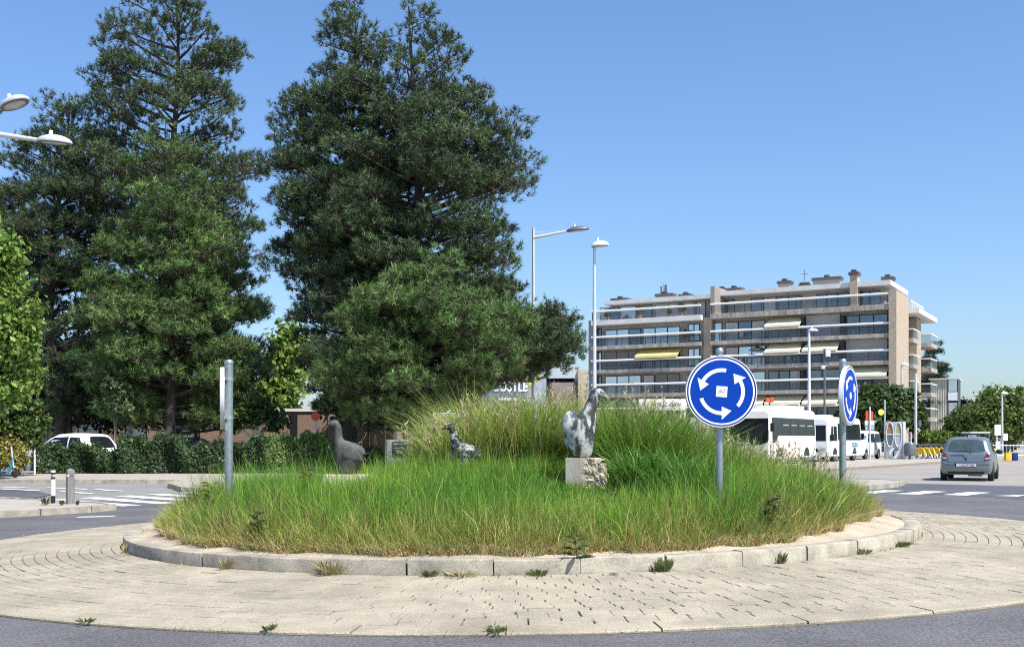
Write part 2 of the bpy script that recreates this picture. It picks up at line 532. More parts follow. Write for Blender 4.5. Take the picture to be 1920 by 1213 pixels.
# zebra crossings: each bar a part
zr = empty('crossing_markings', None, None, kind='structure')
for i in range(-1, 8):
    c = Vector((10.35, 28.25)) + NR * (1.08 * i)
    if i in (2,):
        poly = [tuple(c + HR * a + NR * b) for a, b in ((-1.3, -0.27), (0.2, 0.25), (-1.35, 0.27))]
    else:
        poly = strip(c, HR, NR, -1.5, 1.5, -0.28, 0.28)
    sheet('crossing_bar', poly, 0.0085, 'paint' if i < 2 else 'worn_paint', zr, kind=None)
zl = empty('crossing_markings', None, None, kind='structure')
for i in range(-2, 6):
    c = Vector((-9.45, 27.5)) + NL * (0.98 * i)
    sheet('crossing_bar', strip(c, HL, NL, -1.65, 1.65, -0.25, 0.25), 0.005, 'paint', zl, kind=None)
dl = empty('lane_markings', None, None, kind='structure')
for x0, y0, x1, y1 in ((0, 913.5, 48, 914.5), (0, 917, 68, 919.5), (84, 914.5, 160, 917), (110, 920, 170, 923.5), (175, 917, 228, 919.5), (140, 958, 210, 957)):
    a, b = gp(x0, y0), gp(x1, y1)
    w = Vector((0, 0.22, 0))
    sheet('dash', [(a.x, a.y), (b.x, b.y), (b.x, b.y + 0.3), (a.x, a.y + 0.3)], 0.006, 'paint', dl, kind=None)
sheet('painted_shadow', [tuple(gp(*p)[:2]) for p in ((-60, 938), (0, 933.5), (60, 931), (98, 924.5), (70, 920.5), (0, 918), (-60, 917.5))], 0.010, 'asphalt_new_and_shade')  # cast shadow on the left street, painted as a darker sheet; nothing casts it
# far pavement on the left with its kerb
far = [(-60, 45), (-45, 38), (-17, 36.75), (-10.9, 36.5), (-10.3, 33.5), (-9.2, 31.3), (-6.4, 30.4), (-3.5, 31.4), (0, 32.2), (4, 32.4), (6.5, 33.2), (10.2, 45.5), (-2, 46.5), (-6, 43.6), (-19, 43.2), (-60, 58)]
sheet('pavement', far, 0.11, 'pave', thick=0.125)
sheet('planting_bed', [(-60, 58), (-19, 43.3), (-6, 43.7), (-2, 46.6), (-2, 58), (-60, 75)], 0.12, 'ground', thick=0.05)
kb = empty('pavement_kerb', None, None, kind='structure')
def kerb_run(pts, parent, w=0.14, h=0.125, L=1.0, m='kerb_stone', zb=0.0):
    pts = [Vector(p) for p in pts]
    for a, b in zip(pts[:-1], pts[1:]):
        n = max(1, int((b - a).length / L))
        for i in range(n):
            p, q = a.lerp(b, i / n), a.lerp(b, (i + 1) / n)
            d = (q - p).normalized()
            l = (q - p).length
            o = MB().box((0, -w / 2, -0.1), (l - 0.012, w / 2, h)).build('kerb_stone', m, parent)
            o.location = (p.x, p.y, G(p.x, p.y) + zb)
            o.rotation_euler = (0, 0, math.atan2(d.y, d.x))
kerb_run([(-45, 38.02 - 0.09), (-17, 36.65), (-10.85, 36.42), (-10.2, 33.4), (-9.15, 31.2), (-6.4, 30.3), (-3.5, 31.3), (0, 32.1), (4, 32.3)], kb, h=0.122)
# kerb along the forecourt
kf = empty('forecourt_kerb', None, None, kind='structure')
kerb_run([(10.5, 45.9), (13.4, 48.9), (26.7, 68.7), (36, 83)], kf, w=0.2, h=0.117, L=2.0, m='brown_panel')
# splitter islands
def splitter(name, poly, label, m='pave'):
    o = sheet(name, poly, 0.115, m, thick=0.13)
    k = empty('splitter_kerb', None, None, kind='structure')
    cx = sum(p[0] for p in poly) / len(poly); cy = sum(p[1] for p in poly) / len(poly)
    out = [(x + 0.07 * (x - cx) / math.hypot(x - cx, y - cy), y + 0.07 * (y - cy) / math.hypot(x - cx, y - cy)) for x, y in poly]
    kerb_run(out + out[:1], k, h=0.127, L=0.8)
    return o
splitter('splitter_island', [(-8.75, 24.4), (-9.0, 23.7), (-9.7, 22.9), (-10.6, 22.1), (-12.0, 21.3), (-14, 23.5), (-16.5, 28.5), (-14.6, 28.1), (-12.6, 26.7), (-10.6, 25.7), (-9.3, 25.0)], '')
splitter('splitter_island', [(8.9, 30.2), (9.6, 30.4), (11.2, 33.0), (12.25, 35.2), (12.2, 36.1), (11.4, 37.2), (9.6, 36.2), (8.4, 33.0)], '')

# ------------------------------------------------------------------ roundabout: apron, kerb, mound
RO, RI = 7.9, 5.34
def zc(r): return 0.03 + (RO - r) / (RO - RI) * 0.10
tiltM = Euler((0, -math.atan(TILT), 0))
def ringmesh(prof, n=144):
    mb = MB()
    rings = [[(r * math.cos(2 * math.pi * k / n), r * math.sin(2 * math.pi * k / n), z) for k in range(n)] for r, z in prof]
    mb.loft(rings, cap=False)
    return mb
apron = ringmesh([(RO + 0.005, -0.06), (RO + 0.005, zc(RO) - 0.022), (RI - 0.05, zc(RI) - 0.016)]).build('apron', 'joint_sand', None, smooth=False)
apron.location = (XC, YC, 0)
apron.rotation_euler = tiltM
apron['kind'] = 'structure'
# one paver mesh shared by all single pavers
PL, PW = 0.236, 0.1215
def paver_geo(l, w, h=0.05, c=0.004):
    a, b = l / 2, w / 2
    vs = [(-a, -b, -h), (a, -b, -h), (a, b, -h), (-a, b, -h), (-a, -b, -c), (a, -b, -c), (a, b, -c), (-a, b, -c),
          (-a + c, -b + c, 0), (a - c, -b + c, 0), (a - c, b - c, 0), (-a + c, b - c, 0)]
    fs = [(0, 1, 5, 4), (1, 2, 6, 5), (2, 3, 7, 6), (3, 0, 4, 7), (4, 5, 9, 8), (5, 6, 10, 9), (6, 7, 11, 10), (7, 4, 8, 11), (8, 9, 10, 11)]
    return vs, fs
slots = []
EDGE = RO - 0.27
rows_ = round((EDGE - RI - 0.014) / (PW + 0.0068))
PITCH = (EDGE - RI - 0.014) / rows_
PW = PITCH - 0.0068
for row in range(rows_):
    r = RI + 0.009 + (row + 0.5) * PITCH
    n = int(2 * math.pi * r / (PL + 0.009))
    ph = (row * 0.43 + random.uniform(-0.11, 0.11)) % 1.0
    for i in range(n):
        slots.append((r, 2 * math.pi * (i + ph + random.uniform(-0.03, 0.03)) / n, n))
camL = Vector((-XC, -YC))
slots.sort(key=lambda s: (Vector((s[0] * math.cos(s[1]), s[0] * math.sin(s[1]))) - camL).length)
vs, fs = paver_geo(PL, PW)
pm = bpy.data.meshes.new('paver'); pm.from_pydata(vs, [], fs); pm.materials.append(MATS['paver']); pm.update()
sl = (zc(RO) - zc(RI)) / (RO - RI)
def pmat(r, a):
    er = Vector((math.cos(a), math.sin(a), sl)).normalized()
    t = Vector((-math.sin(a), math.cos(a), 0))
    n = er.cross(t)
    tilt = random.gauss(0, 0.004)
    n = (n + t * tilt + er * random.gauss(0, 0.008)).normalized()
    t = (t - n * t.dot(n)).normalized()
    e2 = t.cross(n) * -1
    M = Matrix((t, n.cross(t), n)).transposed().to_4x4()
    M.translation = (r * math.cos(a), r * math.sin(a), zc(r) + random.gauss(0, 0.0014) - (0.006 if random.random() < 0.02 else 0))
    return M
rest = MB()
for i, (r, a, n) in enumerate(slots):
    M = pmat(r, a)
    if i < 300:
        o = link('paver', pm, apron)
        o.matrix_local = M
        lscale = (2 * math.pi * r / n - 0.009) / PL
        o.scale = (lscale, 1, 1)
    else:
        v2, f2 = paver_geo(2 * math.pi * r / n - 0.009, PW)
        rest.add(v2, f2, M)
o = rest.build('pavers_further_back', 'paver', apron, fix=False)
o['kind'] = 'stuff'
# concrete edge stones at the rim of the apron (one arc mesh, turned)
def arc_stone(prof, a):
    mb = MB()
    n = 6
    rings = [[(r * math.cos(t), r * math.sin(t), z) for r, z in prof] for t in [a * (i / n - 0.5) for i in range(n + 1)]]
    mb.loft(rings, cap=True)
    return mb
NE = 44
ae = 2 * math.pi / NE - 0.014 / RO
e0 = arc_stone([(EDGE, -0.08), (RO, -0.09), (RO, zc(RO) - 0.012), (RO - 0.012, zc(RO)), (EDGE + 0.004, zc(EDGE)), (EDGE, zc(EDGE) - 0.004)], ae).build('edge_stone', 'paver', apron, smooth='auto')
for i in range(NE):
    o = e0 if i == 0 else link('edge_stone', e0.data, apron)
    o.rotation_euler = (0, 0, 2 * math.pi * (i + random.uniform(-0.06, 0.06) * 0.2) / NE + 0.05)
    o.location = (0, 0, random.uniform(-0.004, 0.004))
# raised kerb
kerb = empty('island_kerb', None, None, (XC, YC, 0), kind='structure')
kerb.rotation_euler = tiltM
NK, KT = 40, 0.275
ak = 2 * math.pi / NK - 0.016 / RI
k0 = arc_stone([(RI - 0.19, 0.05), (RI, 0.05), (RI, KT - 0.018), (RI - 0.006, KT - 0.006), (RI - 0.02, KT), (RI - 0.17, KT), (RI - 0.19, KT - 0.012)], ak).build('kerb_stone', 'kerb_stone', kerb, smooth='auto')
for i in range(NK):
    o = k0 if i == 0 else link('kerb_stone', k0.data, kerb)
    o.rotation_euler = (0, 0, 2 * math.pi * (i + random.uniform(-0.03, 0.03) * 0.3) / NK + 0.02)
    o.location = (random.uniform(-0.009, 0.009), random.uniform(-0.009, 0.009), random.uniform(-0.008, 0.008))
MR = [0, 1, 2, 3, 4, 4.6, 5.0, 5.2]
MZ = [0.92, 0.88, 0.75, 0.60, 0.465, 0.37, 0.285, 0.252]
def mz(lx, ly):
    rr = np.hypot(lx, ly)
    b = np.interp(rr, MR, MZ)
    return b + 0.03 * np.sin(lx * 2.1 + 0.5) * np.sin(ly * 1.7) * np.clip((5.0 - rr) / 2, 0, 1)
def isl(lx, ly):
    """point on the mound in world space, from offsets to the roundabout centre"""
    return Vector((XC + lx, YC + ly, float(mz(lx, ly)) + TILT * lx))
def isl_at(px, d):
    x = xof(px, d)
    return isl(x - XC, d - YC)
mb = MB()
rs = [0.01] + [0.25 * i for i in range(1, 20)] + [4.85, 4.95, 5.05, 5.17]
n = 96
mb.loft([[(r * math.cos(2*math.pi*k/n), r * math.sin(2*math.pi*k/n), float(mz(r * math.cos(2*math.pi*k/n), r * math.sin(2*math.pi*k/n))) + (random.gauss(0, 0.006) if r < 5.1 else 0)) for k in range(n)] for r in rs], cap=False)
mound = mb.build('mound', 'soil', None, smooth=True)
mound.location = (XC, YC, 0)
mound.rotation_euler = tiltM
mound['kind'] = 'structure'

# ------------------------------------------------------------------ grass
def blades(lx, ly, h, w, az, bend, tint0, tint1, seg=2, zoff=None):
    """arrays of blades rooted on the mound; az = lean direction, bend = how far the tip leans (fraction of h)"""
    n = len(lx)
    bx, by = lx + XC, ly + YC
    bz = mz(lx, ly) + TILT * lx - 0.01
    fa = rng.uniform(0, 2 * np.pi, n)
    ax, ay = np.cos(fa) * w / 2, np.sin(fa) * w / 2
    dx, dy = np.cos(az), np.sin(az)
    V = []
    T = []
    for i in range(seg):
        t = i / seg
        px = bx + dx * bend * h * t ** 1.9
        py = by + dy * bend * h * t ** 1.9
        pz = bz + h * (t - 0.28 * np.minimum(bend, 1.4) * t ** 2.4)
        ww = 1 - 0.35 * t
        V += [np.stack([px - ax * ww, py - ay * ww, pz], 1), np.stack([px + ax * ww, py + ay * ww, pz], 1)]
        c = tint0 * (1 - t) + tint1 * t
        T += [c, c]
    V.append(np.stack([bx + dx * bend * h, by + dy * bend * h, bz + h * (1 - 0.28 * np.minimum(bend, 1.4))], 1))
    T.append(tint1)
    nv = 2 * seg + 1
    V = np.stack(V, 1).reshape(-1, 3)
    T = np.stack(T, 1).reshape(-1, 3)
    base = np.arange(n)[:, None] * nv
    fs = []
    for i in range(seg - 1):
        a = 2 * i
        fs += [base + np.array([[a, a + 1, a + 3]]), base + np.array([[a, a + 3, a + 2]])]
    a = 2 * (seg - 1)
    fs.append(base + np.array([[a, a + 1, a + 2]]))
    return V, np.concatenate(fs), T
def merge(parts):
    Vs, Fs, Ts, o = [], [], [], 0
    for v, f, t in parts:
        Vs.append(v); Fs.append(f + o); Ts.append(t); o += len(v)
    return np.concatenate(Vs), np.concatenate(Fs), np.concatenate(Ts)
def jit(col, n, s=0.18, warm=0.1):
    c = np.array(col)[None] * np.exp(rng.normal(0, s, (n, 1)))
    c[:, 0] *= np.exp(rng.normal(0, warm, n))
    return np.clip(c, 0, 1)
def lowf(x, y, k, seed):
    r2 = np.random.default_rng(seed)
    v = 0
    for _ in range(5):
        a = r2.uniform(0, 6.28); f = k * r2.uniform(0.6, 1.8); p = r2.uniform(0, 6.28)
        v = v + np.sin((x * np.cos(a) + y * np.sin(a)) * f + p)
    return v / 5
GREEN, LIME_, DRY, STRAW = (0.135, 0.295, 0.035), (0.27, 0.43, 0.055), (0.42, 0.32, 0.13), (0.52, 0.43, 0.22)
def edge_r(phi):
    """where the grass ends: a bare strip on the right front and the left"""
    d = lambda a, s: np.exp(-((np.angle(np.exp(1j * (phi - a)))) / s) ** 2)
    return 5.03 - 0.30 * d(R(-33), 0.32) - 0.16 * d(R(-160), 0.3) - 0.12 * d(R(-10), 0.3) + 0.04 * np.sin(phi * 23) + 0.03 * np.sin(phi * 51 + 1)
parts = []
N = 270000
rr = 5.05 * np.sqrt(rng.uniform(0, 1, N))
ph = rng.uniform(-np.pi, np.pi, N)
keep = (rr < edge_r(ph)) & ((np.sin(ph) < 0.25) | (rng.uniform(0, 1, N) < 0.45))
clump = lowf(rr * np.cos(ph), rr * np.sin(ph), 9.0, 12)
keep &= (clump > -0.35) | (rng.uniform(0, 1, N) < 0.55)
rr, ph = rr[keep], ph[keep]
lx, ly = rr * np.cos(ph), rr * np.sin(ph)
n = len(lx)
er = edge_r(ph) - rr                                   # distance in from the rim of the grass
h = np.interp(er, [0, 0.25, 0.8, 2.5], [0.15, 0.26, 0.29, 0.26]) * np.exp(rng.normal(0, 0.3, n)) * (1 + 0.35 * lowf(lx, ly, 2.2, 3) + 0.45 * lowf(lx, ly, 13.0, 21)) * (1 + 0.3 * np.clip((-lx - 1.5) / 1.5, 0, 1) * np.clip(er / 0.8, 0, 1))
for gx_, gy_, gr_ in ((0.90, 14.0, 0.75), (0.85, 13.2, 0.65), (0.80, 12.5, 0.5), (-2.4, 15.9, 0.5), (-2.25, 15.1, 0.6), (-2.15, 14.3, 0.55)):
    h *= 1 - 0.55 * np.exp(-(((lx + XC - gx_) / gr_) ** 2 + ((ly + YC - gy_) / gr_) ** 2) ** 2)
right = np.clip((lx - 1.6) / 1.5, 0, 1)
h *= 1 + 0.35 * right * np.clip(er / 0.5, 0.2, 1)
dryness = np.clip(np.interp(er, [0, 0.25, 0.6, 1.1], [1.0, 0.8, 0.34, 0.0]) + 0.4 * lowf(lx, ly, 3.0, 5) * np.clip(1.6 - er, 0, 1), 0, 1)
isdry = rng.uniform(0, 1, n) < dryness * 0.62
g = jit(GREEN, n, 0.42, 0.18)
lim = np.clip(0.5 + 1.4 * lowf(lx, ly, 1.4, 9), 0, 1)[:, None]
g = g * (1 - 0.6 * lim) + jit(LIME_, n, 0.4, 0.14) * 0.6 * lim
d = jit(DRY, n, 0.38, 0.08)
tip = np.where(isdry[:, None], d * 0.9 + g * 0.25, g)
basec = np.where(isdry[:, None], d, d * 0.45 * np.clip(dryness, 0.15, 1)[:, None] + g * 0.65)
outward = ph + rng.normal(0, 0.9, n)
wind = rng.uniform(-np.pi, np.pi, n)
az = np.where(rng.uniform(0, 1, n) < np.interp(er, [0, 1.2], [0.85, 0.35]), outward, wind)
bend = np.abs(rng.normal(0.24, 0.2, n)) + np.interp(er, [0, 0.5], [0.35, 0])
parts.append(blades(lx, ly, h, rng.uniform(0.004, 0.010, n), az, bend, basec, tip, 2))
# pale dead thatch lying at the rim
N = 9000
ph = rng.uniform(-np.pi, 0.3, N)
rr = edge_r(ph) - np.abs(rng.normal(0.02, 0.12, N))
n = N
parts.append(blades(rr * np.cos(ph), rr * np.sin(ph), rng.uniform(0.07, 0.2, n), rng.uniform(0.006, 0.012, n), rng.uniform(-np.pi, np.pi, n), rng.uniform(0.6, 1.8, n), jit(STRAW, n, 0.25), jit(STRAW, n, 0.3), 2))
# stray straw stalks and small broad leaves among the blades
n = 750
ph = rng.uniform(-np.pi, np.pi, n); rr = (edge_r(ph) - 0.05) * np.sqrt(rng.uniform(0, 1, n))
parts.append(blades(rr * np.cos(ph), rr * np.sin(ph), rng.uniform(0.28, 0.55, n), rng.uniform(0.004, 0.007, n), rng.uniform(-np.pi, np.pi, n), np.abs(rng.normal(0.25, 0.2, n)), jit((0.25, 0.24, 0.09), n, 0.3), jit(STRAW, n, 0.3), 2))
n = 2600
rr = 4.95 * np.sqrt(rng.uniform(0, 1, n)); ph = rng.uniform(-np.pi, np.pi, n)
pick = (lowf(rr * np.cos(ph), rr * np.sin(ph), 5.0, 31) > 0.12) & (rr < edge_r(ph) - 0.25)
rr, ph = rr[pick], ph[pick]; n = len(rr)
parts.append(blades(rr * np.cos(ph), rr * np.sin(ph), rng.uniform(0.12, 0.3, n), rng.uniform(0.025, 0.05, n), rng.uniform(-np.pi, np.pi, n), rng.uniform(0.3, 1.0, n), jit((0.07, 0.14, 0.03), n, 0.3), jit((0.16, 0.24, 0.06), n, 0.35), 2))
V, Fc, T = merge(parts)
tag(np_mesh('lawn_grass', V, Fc, 'grass', None, T), 'short green grass with dry straw fringe covering the roundabout mound', 'grass', kind='stuff')

# tall meadow grass: tussocks (px, depth, radius, count, height, kind)
def tussocks(spec, broad=False):
    out = []
    for px, dd, rad, cnt, hh, k in spec:
        cx, cy = xof(px, dd) - XC, dd - YC
        q = rad * np.sqrt(rng.uniform(0, 1, cnt)); a = rng.uniform(-np.pi, np.pi, cnt)
        lx, ly = cx + q * np.cos(a), cy + q * np.sin(a)
        ok = np.hypot(lx, ly) < 4.95
        lx, ly, q, a = lx[ok], ly[ok], q[ok], a[ok]
        n = len(lx)
        h = hh * np.clip(rng.normal(0.82, 0.16, n), 0.4, 1.15)
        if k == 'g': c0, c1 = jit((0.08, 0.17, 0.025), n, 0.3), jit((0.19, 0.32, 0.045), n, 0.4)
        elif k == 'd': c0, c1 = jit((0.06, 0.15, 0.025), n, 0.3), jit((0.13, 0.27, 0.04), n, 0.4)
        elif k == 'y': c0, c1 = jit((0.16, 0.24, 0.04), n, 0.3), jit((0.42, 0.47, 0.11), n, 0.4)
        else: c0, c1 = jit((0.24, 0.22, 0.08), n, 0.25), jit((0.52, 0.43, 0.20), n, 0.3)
        az = a + rng.normal(0, 1.1, n)
        bend = np.abs(rng.normal(0.28, 0.26, n)) + 0.3 * q / max(rad, 0.01)
        w = rng.uniform(0.006, 0.013, n) if not broad else rng.uniform(0.012, 0.022, n)
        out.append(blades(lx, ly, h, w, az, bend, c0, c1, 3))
    return merge(out)
spec = []
for _ in range(46):                     # yellowing mass in the middle
    px = random.uniform(818, 1120); dd = random.uniform(16.0, 18.6)
    edge = min((px - 770) / 90, 1)
    spec.append((px, dd, 0.42, 520, (0.68 + 0.60 * edge) * random.uniform(0.8, 1.15), random.choice('yyyygs')))
for _ in range(46):                     # greener mass to the right of the tall goose
    px = random.uniform(1130, 1420); dd = random.uniform(14.8, 17.8)
    spec.append((px, dd, 0.4, 480, np.interp(px, [1130, 1250, 1330, 1420], [1.25, 1.15, 0.92, 0.56]) * random.uniform(0.85, 1.1), random.choice('ggydg')))
for _ in range(30):
    px = random.uniform(1400, 1560); dd = random.uniform(14.5, 17.2)
    spec.append((px, dd, 0.4, 420, np.interp(px, [1400, 1500, 1560], [0.58, 0.52, 0.4]) * random.uniform(0.85, 1.1), random.choice('ggsgy')))
for _ in range(10):
    spec.append((random.uniform(1120, 1210), random.uniform(15.4, 16.6), 0.3, 420, random.uniform(0.95, 1.2), random.choice('sysy')))
V, Fc, T = tussocks(spec)
tall = np_mesh('meadow_grass', V, Fc, 'grass', None, T)
tag(tall, 'tall yellowing meadow grass standing on top of the roundabout', 'grass', kind='stuff')
spec = []
for _ in range(13):
    spec.append((random.uniform(1185, 1240), random.uniform(13.6, 14.6), 0.22, 90, random.uniform(0.55, 0.72), 'd'))
for _ in range(16):
    spec.append((random.uniform(1235, 1345), random.uniform(13.2, 14.2), 0.25, 90, random.uniform(0.5, 0.74), 'd'))
for _ in range(24):
    spec.append((random.uniform(1380, 1540), random.uniform(13.0, 14.8), 0.35, 150, random.uniform(0.36, 0.52), random.choice('gyg')))
V, Fc, T = tussocks(spec, True)
tag(np_mesh('sedge_clumps', V, Fc, 'grass', None, T), 'deep green broad bladed grass clumps right of the tall goose', 'grass', kind='stuff')
# seed stalks
parts = []
n = 420
pxs = np.concatenate([rng.uniform(760, 1120, 200), rng.uniform(1150, 1560, 220)])
ds = rng.uniform(14.6, 18.2, n)
lx, ly = xof(pxs, ds) - XC, ds - YC
h = np.interp(pxs, [760, 900, 1150, 1280, 1400, 1560], [0.85, 1.2, 1.35, 1.2, 0.85, 0.75]) * rng.uniform(0.75, 1.12, n)
parts.append(blades(lx, ly, h, np.full(n, 0.006), rng.uniform(-np.pi, np.pi, n), np.abs(rng.normal(0.18, 0.14, n)), jit((0.16, 0.17, 0.05), n), jit((0.46, 0.37, 0.2), n), 4))
Vh, Fh, Th = [], [], []
# feathery heads: small blades around the tip of each stalk
m2 = 16
v0 = parts[0][0].reshape(n, -1, 3)
tipP, preP = v0[:, -1], v0[:, -3]
dirv = tipP - preP
hp = (tipP[:, None] - dirv[:, None] * rng.uniform(0, 0.9, (n, m2))[..., None]).reshape(-1, 3)
off = rng.normal(0, 0.022, hp.shape); off[:, 2] += 0.035
side = rng.normal(0, 0.006, hp.shape)
Vv = np.stack([hp - side, hp + side, hp + off], 1).reshape(-1, 3)
Ff = np.arange(len(Vv)).reshape(-1, 3)
Tt = np.repeat(jit((0.50, 0.41, 0.24), len(hp), 0.25), 3, axis=0)
parts.append((Vv, Ff, Tt))
V, Fc, T = merge(parts)
tag(np_mesh('seed_stalks', V, Fc, 'grass', None, T), 'thin straw coloured grass stalks with feathery seed heads on the roundabout', 'grass', kind='stuff')

# ------------------------------------------------------------------ weeds: each one a small plant
def weed(label, x, y, z, hgt, rad, nb, col0, col1, broad=1.0, name='weed'):
    a = rng.uniform(-np.pi, np.pi, nb)
    hh = hgt * rng.uniform(0.5, 1.1, nb)
    q = rad * rng.uniform(0, 0.6, nb)
    bx, by = q * np.cos(a), q * np.sin(a)
    tipx, tipy = (q + rad * rng.uniform(0.2, 0.8, nb)) * np.cos(a), (q + rad * rng.uniform(0.2, 0.8, nb)) * np.sin(a)
    w = 0.008 * broad
    fa = rng.uniform(0, 6.28, nb)
    sx, sy = np.cos(fa) * w, np.sin(fa) * w
    midx, midy = (bx + tipx) / 2, (by + tipy) / 2
    V = np.stack([np.stack([bx, by, 0 * bx], 1), np.stack([midx - sx, midy - sy, hh * 0.65], 1), np.stack([tipx, tipy, hh], 1), np.stack([midx + sx, midy + sy, hh * 0.6], 1)], 1).reshape(-1, 3)
    Fq = np.arange(4 * nb).reshape(-1, 4)
    t = np.repeat(jit(col0, nb, 0.25) * 0.5 + jit(col1, nb, 0.25) * 0.5, 4, axis=0)
    o = np_mesh(name, V, Fq, 'grass', None, t)
    o.location = (x, y, z)
    return tag(o, label, 'weed', 'weeds along the kerb and paving')
def on_apron(px, r):
    """point on the near side of the apron, radius r, in image column px"""
    u = (px - 960) / F
    A = 1 + u * u; B = -2 * (u * XC + YC); C_ = XC * XC + YC * YC - r * r
    y = (-B - math.sqrt(B * B - 4 * A * C_)) / (2 * A)
    return u * y, y, (zc(r) if r > RI else KT) + TILT * (u * y - XC)
wg, wd = (0.15, 0.18, 0.065), (0.42, 0.35, 0.18)
for px, r, hgt, rad, nb, c, br, lab in (
    (425, RI + 0.04, 0.13, 0.10, 60, wd, 1, 'dry weed tuft at the kerb foot below the edge-on sign'),
    (620, RI + 0.05, 0.15, 0.16, 150, wd, 1.1, 'widest straw coloured weed tuft at the kerb foot, left of centre'),
    (805, RI + 0.05, 0.07, 0.09, 70, wg, 1.2, 'low green weed at the kerb foot, midway along the front'),
    (868, RI + 0.05, 0.06, 0.16, 90, wd, 1, 'flat dry grass fringe at the kerb foot in front of the middle goose'),
    (1010, RI + 0.05, 0.07, 0.11, 80, wg, 1.2, 'low green weed at the kerb foot left of the kerb sapling'),
    (1245, RI + 0.06, 0.14, 0.10, 80, wg, 1.2, 'upright green weed at the kerb foot left of the facing sign'),
    (1465, RI + 0.03, 0.12, 0.06, 40, wg, 1.1, 'small weed growing against the kerb right of the facing sign'),
    (1620, RI + 0.03, 0.07, 0.12, 70, wg, 1.1, 'low weed at the kerb foot under the right hand grass'),
    (1690, RI + 0.03, 0.08, 0.12, 70, wg, 1.1, 'weed at the kerb foot where the kerb turns away on the right'),
    (235, RI + 0.03, 0.12, 0.06, 40, wd, 1, 'dry weed where the kerb turns away on the left'),
    (505, RO - 0.02, 0.05, 0.06, 40, wg, 1.3, 'tiny green weed in the apron edge joint, bottom left'),
    (160, RO - 0.01, 0.03, 0.09, 40, wg, 1.2, 'flat weed in the apron edge at far bottom left'),
    (930, RO - 0.04, 0.04, 0.09, 60, wg, 1.5, 'small green weed in the apron edge joint at bottom centre')):
    x, y, z = on_apron(px, r)
    weed(lab, x, y, z - 0.004, hgt, rad, nb, c, c, br)
# dry litter, moss and seedlings gathered in the joint at the kerb foot and along the apron edge
n = 5200
ph = rng.uniform(-np.pi, np.pi, n)
okl = (np.sin(ph * 7.0) + np.sin(ph * 19.0 + 1.0) + np.sin(ph * 43.0 + 2.0) + rng.normal(0, 0.5, n)) > 0.9
ph = ph[okl]; n = len(ph)
edge_ = rng.uniform(0, 1, n) < 0.22
rr = np.where(edge_, RO + np.abs(rng.normal(0, 0.012, n)) - 0.004, RI + np.abs(rng.normal(0, 0.035, n)) + 0.004)
bx, by = XC + rr * np.cos(ph), YC + rr * np.sin(ph)
bz = 0.03 + (RO - rr) / (RO - RI) * 0.10 + TILT * (bx - XC)
az = rng.uniform(-np.pi, np.pi, n); L_ = rng.uniform(0.015, 0.055, n); hz_ = rng.uniform(0.0, 0.04, n)
wv = rng.uniform(0.002, 0.005, n)
B0 = np.stack([bx, by, bz], 1)
Sd = np.stack([-np.sin(az) * wv, np.cos(az) * wv, 0 * az], 1)
Tp = B0 + np.stack([np.cos(az) * L_, np.sin(az) * L_, hz_], 1)
V = np.stack([B0 - Sd, B0 + Sd, Tp], 1).reshape(-1, 3)
gl = rng.uniform(0, 1, n) < 0.4
T = np.repeat(np.where(gl[:, None], jit((0.12, 0.15, 0.05), n, 0.3), jit((0.36, 0.29, 0.16), n, 0.35)), 3, axis=0)
tag(np_mesh('kerb_litter', V, np.arange(len(V)).reshape(-1, 3), 'grass', None, T), 'dry litter and seedlings gathered along the kerb foot', 'litter', kind='stuff')
# tar seams in the ring road at the right
for r0_, a0_, a1_ in ((8.42, -64, -20), (8.95, -58, -15), (9.6, -150, -118)):
    pts_i = [(XC + (r0_ + 0.03 * math.sin(k * 1.7)) * math.cos(R(a0_ + (a1_ - a0_) * k / 40)), YC + (r0_ + 0.03 * math.sin(k * 1.7)) * math.sin(R(a0_ + (a1_ - a0_) * k / 40))) for k in range(41)]
    pts_o = [(XC + (r0_ + 0.022 + 0.03 * math.sin(k * 1.7)) * math.cos(R(a0_ + (a1_ - a0_) * k / 40)), YC + (r0_ + 0.022 + 0.03 * math.sin(k * 1.7)) * math.sin(R(a0_ + (a1_ - a0_) * k / 40))) for k in range(41)]
    sheet('tar_seam', pts_i + pts_o[::-1], 0.004, 'tar')
x, y, z = on_apron(1080, RI - 0.03)
sp = empty('sapling', 'leafy sapling sprouting from a kerb joint in front of the tall goose', 'sapling', (x, y, z - 0.1))
tube('stem', [(0, 0, -0.1), (0.01, 0.01, 0.12), (-0.01, 0.0, 0.30)], [0.007, 0.006, 0.003], 'bark', sp, 6)
for i in range(11):
    t = i / 10
    a = i * 2.4
    L = 0.19 * (1 - 0.4 * t)
    zz = 0.10 + 0.2 * t
    V = np.array([[0, 0, zz], [math.cos(a) * L * .5 - math.sin(a) * .032, math.sin(a) * L * .5 + math.cos(a) * .032, zz + .04], [math.cos(a) * L, math.sin(a) * L, zz + .02], [math.cos(a) * L * .5 + math.sin(a) * .032, math.sin(a) * L * .5 - math.cos(a) * .032, zz + .03]])
    np_mesh('leaf', V, np.array([[0, 1, 2, 3]]), 'leaves', sp, np.tile(jit((0.05, 0.10, 0.03), 1), (4, 1)))
